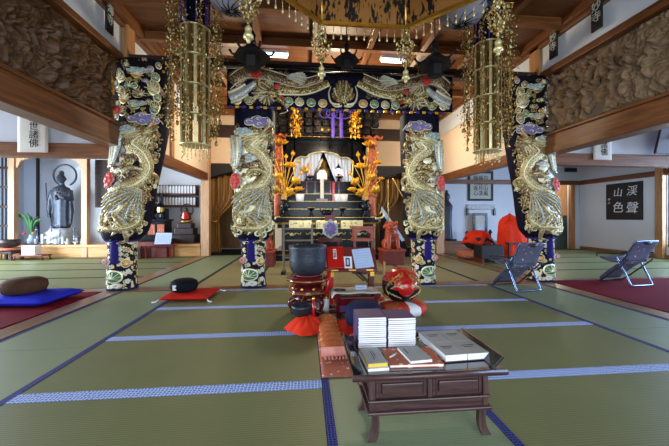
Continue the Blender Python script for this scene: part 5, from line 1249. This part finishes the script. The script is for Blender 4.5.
# small gong with striker on red cloth
t = thing('red_cloth_pad', 'crumpled bright red cloth under the small black bowl gong', 'cloth', (.02, 3.00, 0))
def pad(u, v):
    a = 2*PI*u; r = .185*v*(1+.10*math.cos(4*a+.5)*v+.03*math.sin(13*a)*v); z = .115*(1-v**2.2)+.012+.012*math.sin(11*a)*v*(1-v)*3
    return (r*math.cos(a)*1.05, r*math.sin(a), max(.006, z))
MB().grid(pad, 66, 12, 0, True, True).build('cloth_body', M['orange_cloth'], t)
t = thing('small_bowl_gong', 'small black bowl gong on the crumpled red cloth', 'bowl gong', (-.03, 3.06, .118))
MB().lathe([(.04, .005), (.07, 0), (.092, .03), (.10, .075), (.106, .10), (.096, .10), (.09, .06), (.02, .012)], (0, 0, 0), 32).build('bowl', M['iron'], t)
t = thing('red_striker_stick', 'short red and gold striker standing in the red cloth by the small gong', 'striker', (.075, 2.99, .09))
MB().tube([(0, 0, 0), (0.005, .01, .20)], [.016, .012], 10).build('handle', M['red_bright'], t); MB().tube([(.005, .01, .18), (.006, .012, .215)], .014, 10).build('gold_tip', M['gold'], t)
t = thing('padded_gong_striker', 'long red lacquer striker with a white padded end leaning on the lectern', 'striker', (.235, 3.50, 0))
MB().tube([(0, 0, .02), (0, .02, .16)], [.034, .030], 12).build('padded_end', M['white'], t); MB().tube([(0, .02, .16), (.035, .05, .46)], [.026, .022], 12).build('handle', M['red_bright'], t)
MB().tube([(0, .02, .155), (0.002, .022, .175)], .031, 12).build('gold_ring', M['gold'], t)

# red lectern
LX, LY = .535, 3.62
t = thing('red_sutra_lectern', 'red lacquer lectern with a sloping top and gold fittings in the hall centre', 'lectern', (LX, LY, 0))
R = Matrix.Rotation(.95, 3, 'X')
MB().box((0, .05, .57), (.58, .30, .016), 0, R).build('sloping_board', M['red_wood_d'], t, bev=.004)
MB().bb(-.29, .29, -.06, -.03, .435, .475).build('front_lip', M['red_lacquer'], t, bev=.005)
for x in (-.2, 0, .2): MB().bb(x-.04, x+.04, -.065, -.06, .45, .465).build('gold_fitting', M['gold'], t)
for x in (-.235, .235):
    MB().bb(x-.022, x+.022, -.03, .03, .06, .46).build('upright', M['red_bright'] if x < 0 else M['red_lacquer'], t, bev=.004)
    MB().bb(x-.03, x+.03, -.14, .22, .0, .04).build('foot', M['red_lacquer'], t, bev=.005)
    MB().tube([(x, .16, .04), (x, .16, .66)], .014, 8).build('rear_post', M['red_lacquer'], t)
    MB().bb(x-.024, x+.024, -.034, -.03, .38, .45).build('gold_bracket', M['gold'], t)
MB().bb(-.235, .235, .14, .17, .08, .11).build('stretcher', M['red_lacquer'], t)
MB().tube([(.02, .02, .43), (.16, .12, .30)], .010, 6).build('brace', M['bronze_brown'], t)
t = thing('red_shelf_box', 'low dark red drawer box under the lectern', 'box', (LX+.01, 3.40, 0))
MB().bb(-.20, .20, -.12, .12, .05, .22).build('case', M['red_lacquer'], t, bev=.004); MB().bb(-.19, .19, -.125, -.12, .07, .135).build('drawer', M['purple_book'], t); MB().bb(-.19, .19, -.125, -.12, .145, .21).build('drawer', M['red_lacquer'], t)
for x in (-.2, .2): MB().bb(x-.025, x+.025, -.12, .12, 0, .26).build('side_panel', M['red_lacquer'], t, bev=.004)
t = thing('brocade_table_cloth', 'cream and gold brocade cloth lying on the red drawer box', 'cloth', (LX+.01, 3.40, .262))
MB().grid(lambda u, v: (-.27+.54*u, -.15+.30*v, .006+.004*math.sin(u*14)-(.05*max(0, abs(2*u-1)-.88)*8)), 40, 6).build('cloth_sheet', M['paper_grey'], t, solid=.006)
t = thing('small_white_box', 'small pale blue-white box on the brocade cloth', 'box', (LX+.07, 3.42, .275)); MB().bb(-.06, .06, -.03, .03, 0, .045).build('body', M['paper_blue'], t, bev=.003); MB().bb(-.045, .045, -.032, -.03, .012, .030).build('label', M['grey_book'], t)
t = thing('prayer_beads', 'dark prayer beads lying on the left of the brocade cloth', 'beads', (LX-.17, 3.35, .273)); mb = MB()
for i in range(22): a = 2*PI*i/22; mb.ball((.06*math.cos(a), .04*math.sin(a), .012), .009, 0, 6)
mb.build('beads', M['bronze_brown'], t)
def on_board(name, label, cat, x, s0, w_, h_, th, mt, group=None, tilt=0):
    """object lying on the sloping board: s0 = distance up the slope"""
    o = thing(name, label, cat, (LX+x, LY+.05, .57)); nrm = R @ Vector((0, 0, 1)); up = R @ Vector((0, 1, 0))
    T_ = R @ Matrix.Rotation(tilt, 3, 'Z'); c = up*s0+nrm*(.010+th/2); MB().box(c, (w_, h_, th), 0, T_).build('cover', mt, o, bev=.002)
    return o, c, T_, nrm, up
o, c, T_, nrm, up = on_board('red_sutra_book', 'bright red folding book with a white title strip on the lectern', 'book', -.185, .01, .19, .28, .022, M['red_bright'], None, .02)
MB().box(c+nrm*.013+up*.04+Vector((-.005, 0, 0)), (.038, .13, .002), 0, T_).build('title_strip', M['paper'], o)
lettering('title_characters', '修\n證\n義', .036, M['ink'], o, c+nrm*.0155+up*.04+Vector((-.005, 0, 0)), (.95, 0, 0), .0006, 1.0)
o, c, T_, nrm, up = on_board('small_card', 'small white-edged green card between the red book and the white sheets', 'card', -.045, -.05, .10, .15, .006, M['white'], None, -.03)
MB().box(c+nrm*.004, (.05, .11, .002), 0, T_).build('dark_field', M['bronze_dark'], o); MB().box(c+nrm*.006, (.022, .07, .002), 0, T_).build('pale_mark', M['paper_blue'], o)
o, c, T_, nrm, up = on_board('white_sutra_sheets', 'stack of pale blue-white printed sheets on the right of the lectern', 'papers', .135, .0, .22, .25, .012, M['paper_blue'], None, .10)
mb = MB()
for i in range(7): mb.box(c+nrm*.007+up*(-.10+.033*i), (.17, .003, .001), 0, T_)
mb.build('printed_lines', M['grey_book'], o)
t = thing('mallet_post', 'thin pale wooden post beside the red fish drum', 'post', (.885, 3.50, 0)); MB().bb(-.012, .012, -.012, .012, 0, .56).build('post_body', M['beam_z'], t, bev=.003); MB().bb(-.03, .03, -.05, .05, 0, .015).build('foot', M['beam_z'], t); MB().ball((-.035, .0, .16), (.035, .03, .05), 0, 10).build('wooden_knob', M['red_wood'], t)

# red fish drum on its cushion
t = thing('drum_cushion', 'thick round patchwork cushion of red, orange and white under the fish drum', 'cushion', (1.09, 3.48, 0))
def cushion(R0, H0, lobes, seg=48):
    mb = MB(); prof = [(.5, 0.0), (.93, .05*H0/.1), (1.0, .45*H0/.1), (.95, .8*H0/.1), (.7, .98*H0/.1), (.02, 1.0*H0/.1)]
    prof = [(r*R0, min(z, 1)*.1*1.0*(H0/.1)) if 0 else (r*R0, H0*q) for (r, z), q in zip(prof, (0, .08, .45, .8, .98, 1.0))]
    mb.lathe(prof, (0, 0, 0), seg, 0, True, lambda a, z: 1+.02*math.cos(lobes*a)); n = len(prof)
    return mb
mb = cushion(.265, .125, 12)
for i, f in enumerate(mb.f):
    if len(f) == 4:
        c = sum((Vector(mb.v[q]) for q in f), Vector())/4; a = math.atan2(c.y, c.x); s6 = int((a+PI)/(2*PI)*12) % 4; mb.m[i] = (0, 1, 0, 2)[s6]
mb.build('cushion_body', [M['patch_red'], M['brocade_orange'], M['white']], t)
t = thing('red_fish_drum', 'glossy red and black round fish-shaped wooden drum with gold carving', 'wooden drum', (1.065, 3.46, .125))
mb = MB(); prof = [(.03, .0), (.12, .02), (.185, .08), (.212, .16), (.205, .24), (.165, .31), (.10, .355), (.03, .37), (.002, .372)]
mb.lathe(prof, (0, 0, 0), 48, 0, True)
for i, f in enumerate(mb.f):
    c = sum((Vector(mb.v[q]) for q in f), Vector())/len(f)
    edge = .13+.12*(abs(c.x)/.2) if c.y < 0 else .15
    if c.z < edge: mb.m[i] = 1
mb.build('drum_shell', [M['red_bright'], M['black']], t)
def dm(u, v, off=0):      # front of the drum: u metres round, v height
    z = max(0.01, min(.365, v)); r = 0
    for (ra, za), (rb, zb) in zip(prof[:-1], prof[1:]):
        if za <= z <= zb: r = ra+(rb-ra)*(z-za)/(zb-za+1e-9)
    a = -PI/2+u/.2; r += off; return (r*math.cos(a), r*math.sin(a), z+off*.3)
mb = MB(); dome(mb, 0, .175, .085, .022, dm, 0, None, 22); mb.build('red_mouth_ball', M['red_bright'], t)
mb = MB()
for s in (-1, 1):
    for q in range(4): relief(mb, spline([(s*(.05+.04*q), .30-.02*q), (s*(.08+.04*q), .27-.02*q), (s*(.06+.04*q), .25-.02*q)], 4), dm, .012, .010, 0, 4)
    relief(mb, spline([(s*.03, .31), (s*.10, .30), (s*.17, .24), (s*.22, .16), (s*.20, .09)], 5), dm, lambda f: .024*(1-.5*f), .014, 0, 6)
    relief(mb, spline([(s*.04, .18), (s*.10, .20), (s*.15, .17)], 5), dm, lambda f: .022*(1-.4*f), .026, 1, 6)
    for q in range(5): dome(mb, s*(.04+.04*q), .335-.018*q, .010, .008, dm, 0, None, 8)
    dome(mb, s*.055, .205, .018, .04, dm, 1, None, 10)
    for q in range(5): relief(mb, [(s*(.05+.035*q), .06+.012*q), (s*(.08+.035*q), .085+.012*q)], dm, .012, .010, 1, 4)
mb.build('gold_fish_carving', [M['bronze_gold'], M['gold_pale']], t)
mb = MB(); relief(mb, spline([(-.20, .13), (-.10, .065), (0, .05), (.10, .065), (.20, .13)], 6), dm, .014, .006, 0, 4); mb.build('sound_slit', M['ink'], t)

# seat of the priest: mat, red quilt, dark round cushion
t = thing('brocade_prayer_mat', 'flat red and cream brocade mat on the tatami behind the book table', 'mat', (.57, 2.62, 0)); MB().grid(lambda u, v: (-.46+.90*u, -.54+1.08*v, .008+.002*math.sin(u*20+v*9)), 30, 20).build('mat_body', M['brocade_red'], t, solid=.010)
t = thing('red_quilted_cushion', 'thick orange-red quilted floor cushion with a scalloped gold edge', 'cushion', (.57, 2.74, .018))
MB().grid(lambda u, v: (-.30+.72*u, -.38+.80*v, .012+.055*(1-abs(2*u-1)**6)*(1-abs(2*v-1)**6)+.004*math.sin(20*u)*math.sin(17*v)), 36, 36).build('quilt_top', M['red_cloth'], t)
MB().bb(-.28, .42, -.38, .42, 0, .014).build('quilt_base', M['red_cloth'], t)
for i in range(8):      # scalloped gold folds along the left edge
    y = .36-.10*i; mb = MB(); mb.ball((-.36, y, .045), (.095, .080, .048), 0, 14, Matrix.Rotation(.35, 3, 'Z')); mb.build('gold_fold', M['brocade_orange'], t)
    MB().tube(spline([(-.44, y-.03, .04), (-.38, y-.08, .06), (-.31, y-.075, .065), (-.27, y-.02, .06)], 4), .006, 5).build('fold_piping', M['amber_silk'], t)
mb = MB()
for i in range(34): x = -.42+.84*i/33; mb.tube([(x, -.41, .035), (x+.004*math.sin(i*5), -.435, .018), (x+.006*math.sin(i*3), -.445, .006)], .008, 5)
mb.tube([(-.45, -.40, .045), (.42, -.40, .045)], .036, 8); mb.build('pink_fringe', M['pink_silk'], t)
t = thing('dark_round_cushion', 'dark navy round sitting cushion on the red quilt behind the book stacks', 'cushion', (.53, 2.84, .085)); cushion(.168, .20, 16).build('cushion_body', M['navy_cloth'], t)

# ================================================================ walnut book table
TX0, TX1, TY0, TY1, TZ = .222, .965, 1.446, 1.95, .325
cx, cy = (TX0+TX1)/2, (TY0+TY1)/2; hw, hd = (TX1-TX0)/2, (TY1-TY0)/2
t = thing('walnut_book_table', 'low dark walnut table with curved legs and two drawers in the foreground', 'low table', (cx, cy, 0))
MB().bb(-hw, hw, -hd, hd, TZ-.022, TZ).build('table_top', M['walnut_top'], t, bev=.004)
MB().tube([(-hw-.004, -hd, TZ-.011), (hw+.004, -hd, TZ-.011)], .015, 10).build('front_moulding', M['walnut'], t)
for s in (-1, 1):        # upturned side boards
    mb = MB(); y0, y1 = -hd+.02, hd-.08
    mb.prism([(0, 0), (s*.010, 0), (s*.056, .048), (s*.056, .055), (s*.046, .055), (0, .006)], (s*(hw-.052), y0, TZ-.002), (1, 0, 0), (0, 0, 1), (0, y1-y0, 0)); mb.build('upturned_side_board', M['walnut_top'], t, bev=.001)
MB().bb(-hw+.05, hw-.05, hd-.03, hd-.015, TZ, TZ+.012).build('rear_lip', M['walnut'], t, bev=.002)
bw = .278; by0, by1 = -hd+.016, hd-.215
MB().bb(-bw, bw, by0+.012, by1, .195, TZ-.022).build('drawer_case', M['walnut'], t)
for x in (-bw, bw): MB().bb(x-.014, x+.014, by0, by0+.03, .13, TZ-.022).build('corner_stile', M['walnut_z'], t, bev=.003)
MB().bb(-.012, .012, by0+.002, by0+.02, .20, TZ-.022).build('middle_stile', M['walnut_z'], t, bev=.002)
for s in (-1, 1):
    x0, x1 = (-bw+.016, -.014) if s < 0 else (.014, bw-.016)
    d_ = MB().bb(x0, x1, by0+.004, by0+.016, .208, .298).build('drawer', M['walnut'], t, bev=.004)
    MB().bb(x0+.026, x1-.026, by0-.010, by0+.006, .228, .279).build('raised_panel', M['walnut'], d_, bev=.004)
    mb = MB()
    mb.bb(x0+.016, x1-.016, by0, by0+.005, .288, .293); mb.bb(x0+.016, x1-.016, by0, by0+.005, .213, .218); mb.bb(x0+.014, x0+.019, by0, by0+.005, .213, .293); mb.bb(x1-.019, x1-.014, by0, by0+.005, .213, .293)
    mb.build('panel_moulding', M['walnut'], d_)
MB().bb(-bw-.022, bw+.022, by0-.012, by1+.012, .188, .202).build('upper_moulding', M['walnut'], t, bev=.005)
MB().bb(-bw, bw, by0+.004, by1, .148, .188).build('apron', M['walnut'], t)
MB().bb(-bw-.026, bw+.026, by0-.016, by1+.016, .134, .149).build('lower_moulding', M['walnut'], t, bev=.005)
for sx in (-1, 1):
    for yy, sy in ((by0+.015, -1), (by1-.015, 1)):
        mb = MB(); P_ = spline([(sx*(bw-.012), yy, .14), (sx*(bw-.016), yy, .09), (sx*(bw-.012), yy, .045), (sx*(bw+.006), yy+sy*.004, .004)], 6); n_ = len(P_)
        for (a, b), i in zip(zip(P_[:-1], P_[1:]), range(n_)):
            wa, wb = (.018-.003*math.sin(PI*i/n_)+.005*i/n_), (.018-.003*math.sin(PI*(i+1)/n_)+.005*(i+1)/n_)
            mb.add([(a[0]-wa, a[1]-.014, a[2]), (a[0]+wa, a[1]-.014, a[2]), (a[0]+wa, a[1]+.014, a[2]), (a[0]-wa, a[1]+.014, a[2]), (b[0]-wb, b[1]-.014, b[2]), (b[0]+wb, b[1]-.014, b[2]), (b[0]+wb, b[1]+.014, b[2]), (b[0]-wb, b[1]+.014, b[2])],
                   [(0, 1, 5, 4), (1, 2, 6, 5), (2, 3, 7, 6), (3, 0, 4, 7)]+([(0, 3, 2, 1)] if i == 0 else [])+([(4, 5, 6, 7)] if i == n_-2 else []))
        mb.build('curved_leg', M['walnut_z'], t)
# booklets
def booklet(name, label, loc, w_, d_, h_, cover, pages, rz=0, group=None, spine=None):
    o = thing(name, label, 'book', loc, rz, group)
    MB().bb(-w_/2+.001, w_/2-.001, -d_/2+.001, d_/2-.001, .0012, h_-.0012).build('pages', pages, o)
    MB().bb(-w_/2, w_/2, -d_/2, d_/2, h_-.0010, h_).build('top_cover', cover, o); MB().bb(-w_/2, w_/2, -d_/2, d_/2, 0, .0010).build('bottom_cover', cover, o)
    if spine: MB().bb(-w_/2-.0012, -w_/2+.0006, -d_/2, d_/2, 0, h_).build('spine', spine, o)
    return o
r3 = random.Random(4)
for col, (bx, nn) in enumerate(((.378, 15), (.548, 14))):
    zc = TZ; side = 'left' if col == 0 else 'right'; H_ = .168 if col == 0 else .160
    proto = None
    for i in range(nn):
        h_ = H_/nn; loc = (bx+.0015*r3.uniform(-1, 1), 1.845+.002*r3.uniform(-1, 1), zc); top = i == nn-1
        lab = ('purple-covered booklet on top of the %s book stack' % side) if top else ('white-edged booklet inside the %s stack of the pair on the table' % side)
        if i == 0:
            proto = o = booklet('purple_booklet', lab, loc, .160, .175, h_, M['purple_book'], M['pages'], 0, 'booklets of the %s stack' % side, M['purple_book'])
        else:
            o = dup(proto, loc, r3.uniform(-.012, .012), lab, 'booklets of the %s stack' % side)
        if top: del o['group']
        zc += h_
o = booklet('white_booklet', 'thin white booklet lying under the yellow-edged book at the front left of the table', (.345, 1.585, TZ), .105, .20, .013, M['white'], M['pages'], .05)
o = booklet('yellow_edged_book', 'grey book with a yellow page edge at the front left of the table', (.345, 1.592, TZ+.013), .098, .185, .018, M['grey_book'], M['yellow_pages'], .05)
mb = MB(); mb.bb(-.006, -.003, -.05, .05, .018, .0186); mb.bb(.006, .009, -.02, .05, .018, .0186); mb.build('cover_text', M['ink'], o)
t = thing('red_brocade_book_wrapper', 'flat red brocade wrapped book with white edges at the front middle of the table', 'book', (.548, 1.60, TZ), -.03)
MB().bb(-.135, .135, -.098, .098, 0, .004).build('bottom_cover', M['brocade_red'], t); MB().bb(-.132, .132, -.095, .095, .004, .013).build('pages', M['pages'], t); MB().bb(-.135, .135, -.098, .098, .013, .017).build('top_cover', M['brocade_red'], t, bev=.001)
mb = MB(); mb.tube([(-.12, -.02, .019), (-.09, .0, .022), (-.07, .03, .019)], .005, 6); mb.build('cord_clasp', M['paper_grey'], t)
o = booklet('grey_booklet', 'grey-white booklet lying on the red brocade book', (.562, 1.597, TZ+.0175), .115, .172, .014, M['grey_book'], M['pages'], .10)
mb = MB(); mb.bb(-.035, -.031, .0, .06, .014, .0146); mb.build('cover_text', M['ink'], o)
t = thing('black_book_board', 'black board under the four grey books on the right of the table', 'board', (.815, 1.71, TZ), .06); MB().bb(-.125, .125, -.17, .17, 0, .006).build('board', M['black'], t, bev=.002)
for (x, y, z, w_, lb) in ((-.061, -.083, .006, .118, 'grey sutra book at the front left of the group of four'), (.061, -.083, .006, .118, 'grey sutra book at the front right of the group of four'), (-.061, .085, .006, .118, 'grey sutra book at the back left of the group of four'), (.061, .085, .006, .118, 'grey sutra book at the back right of the group of four')):
    c_, s_ = math.cos(.06), math.sin(.06)
    o = booklet('grey_sutra_book', lb, (.815+x*c_-y*s_, 1.71+x*s_+y*c_, TZ+z), w_, .164, .032, M['grey_book'], M['pages'], .06)
    mb = MB(); mb.bb(-.035, .035, .02, .026, .032, .0326); mb.bb(-.03, .02, .0, .005, .032, .0326); mb.build('cover_text', M['ink'], o)

# ================================================================ floor cushions
def zabuton(name, label, loc, w_, d_, h_, m, rz, tassel=None):
    t = thing(name, label, 'cushion', loc, rz)
    def fn(sgn):
        return lambda u, v: ((u-.5)*w_*(1-.03*math.sin(PI*v)), (v-.5)*d_*(1-.03*math.sin(PI*u)), h_/2+sgn*(h_/2)*(max(0, (1-abs(2*u-1)**5)*(1-abs(2*v-1)**5)))**.5*(1+.05*math.sin(9*u)*math.sin(8*v)-.05)+.002)
    mb = MB(); mb.grid(fn(1), 26, 26); mb.grid(fn(-1), 26, 26); mb.build('cushion_body', m, t)
    if tassel:
        for sx in (-1, 1):
            for sy in (-1, 1): MB().tube([(sx*w_*.49, sy*d_*.49, h_*.5), (sx*(w_*.5+.02), sy*(d_*.5+.02), .012), (sx*(w_*.5+.06), sy*(d_*.5+.03), .008)], [.004, .008, .012], 6).build('corner_tassel', tassel, t)
    return t
def zafu(name, label, loc, r, h_, m, rz=0, tagx=True):
    t = thing(name, label, 'cushion', loc, rz); mb = MB(); mb.lathe([(.55*r, 0), (.86*r, .10*h_), (r, .45*h_), (.92*r, .78*h_), (.62*r, .95*h_), (.05*r, h_)], (0, 0, 0), 40, 0, True, lambda a, z: 1+.008*math.cos(24*a)); mb.build('cushion_body', m, t)
    if tagx: MB().prism([(-.022, -.025), (.022, -.025), (.022, .04), (-.022, .04)], (-.35*r, -r*.945, .42*h_), (1, 0, 0), (0, 0, 1), (0, .008, 0)).build('white_tag', M['white'], t)
    return t
zabuton('red_floor_cushion', 'flat red square floor cushion with white corner tassels on the left tatami', (-1.50, 4.36, 0.003), .60, .54, .075, M['red_cloth'], -.04, M['white'])
zafu('black_round_cushion', 'black round cushion with a white tag on the red floor cushion', (-1.60, 4.38, .074), .175, .17, M['black_cloth'])
zabuton('blue_floor_cushion', 'bright blue square floor cushion on the red carpet at the left edge', (-3.38, 4.25, .014), .84, .66, .12, M['blue_cloth'], -.05)
t = thing('brown_round_cushion', 'brown round cushion with a white tag lying on the blue floor cushion', 'cushion', (-3.44, 4.24, .128), -.1)
mb = MB(); mb.lathe([(.12, 0), (.20, .015), (.225, .08), (.215, .14), (.15, .18), (.01, .185)], (0, 0, 0), 40, 0, True, lambda a, z: 1+.008*math.cos(26*a)); mb.build('cushion_body', M['brown_cloth'], t)
MB().prism([(-.025, -.03), (.025, -.03), (.025, .035), (-.025, .035)], (-.12, -.208, .075), (1, 0, 0), (0, 0, 1), (0, .01, 0)).build('white_tag', M['white'], t)

# ================================================================ folding chairs
def folding_chair(label, loc, rz):
    t = thing('folding_chair', label, 'chair', loc, rz); W = .21
    # chair faces +Y; back at -Y
    mb = MB(); mb.tube(spline([(-W, .10, .42), (-W+.005, -.02, .20), (-W+.01, -.10, .03), (-W+.05, -.115, .012), (W-.05, -.115, .012), (W-.01, -.10, .03), (W-.005, -.02, .20), (W, .10, .42)], 5), .013, 10)
    mb.build('rear_leg_frame', M['chrome'], t)
    mb = MB(); mb.tube([(-W-.02, -.10, .40), (-W-.02, .28, .05), (-W-.02, .34, .012), (W+.02, .34, .012), (W+.02, .28, .05), (W+.02, -.10, .40)], .012, 8); mb.build('front_leg_frame', M['iron'], t)
    mb = MB(); mb.tube(spline([(-W-.01, .0, .36), (-W, -.08, .52), (-W, -.16, .66), (-W+.04, -.175, .685), (W-.04, -.175, .685), (W, -.16, .66), (W, -.08, .52), (W+.01, 0, .36)], 5), .012, 8); mb.build('back_frame', M['chrome'], t)
    for s in (-1, 1):
        o = MB().tube(spline([(s*(W+.03), -.10, .50), (s*(W+.035), .10, .475), (s*(W+.035), .34, .46), (s*(W+.035), .37, .40)], 4), .011, 8).build('armrest', M['iron'], t)
        MB().tube([(s*(W+.02), -.06, .50), (s*(W+.02), .0, .36)], .009, 6).build('arm_brace', M['chrome'], t)
    MB().tube([(-W-.02, .0, .36), (W+.02, .0, .36)], .011, 8).build('cross_bar', M['chrome'], t)
    MB().grid(lambda u, v: ((2*u-1)*(W-.005), -.175+.16*(1-v)+.025*math.sin(PI*v)-.012, .68-.31*(1-v)), 10, 8).build('backrest', M['chair_floral'], t, solid=.022)
    MB().grid(lambda u, v: ((2*u-1)*(W-.005), -.01+.36*v, .36+.03*v-.03*math.sin(PI*v)), 10, 8).build('seat', M['chair_floral'], t, solid=.024)
    MB().grid(lambda u, v: ((2*u-1)*(W-.004), .36-.33*v+.02*math.sin(PI*v), .045+.30*v), 10, 8).build('front_panel', M['chair_floral'], t, solid=.018)
    MB().tube([(-.10, -.165, .675), (0, -.20, .655), (.10, -.165, .675)], .022, 8).build('head_pad', M['leather'], t)
    return t
folding_chair('folding chair with grey flowered fabric on the tatami, before the rightmost brocade pillar', (3.15, 4.34, .004), .14)
folding_chair('folding chair with grey flowered fabric on the red carpet at the right edge', (5.08, 4.47, .0135), .10)
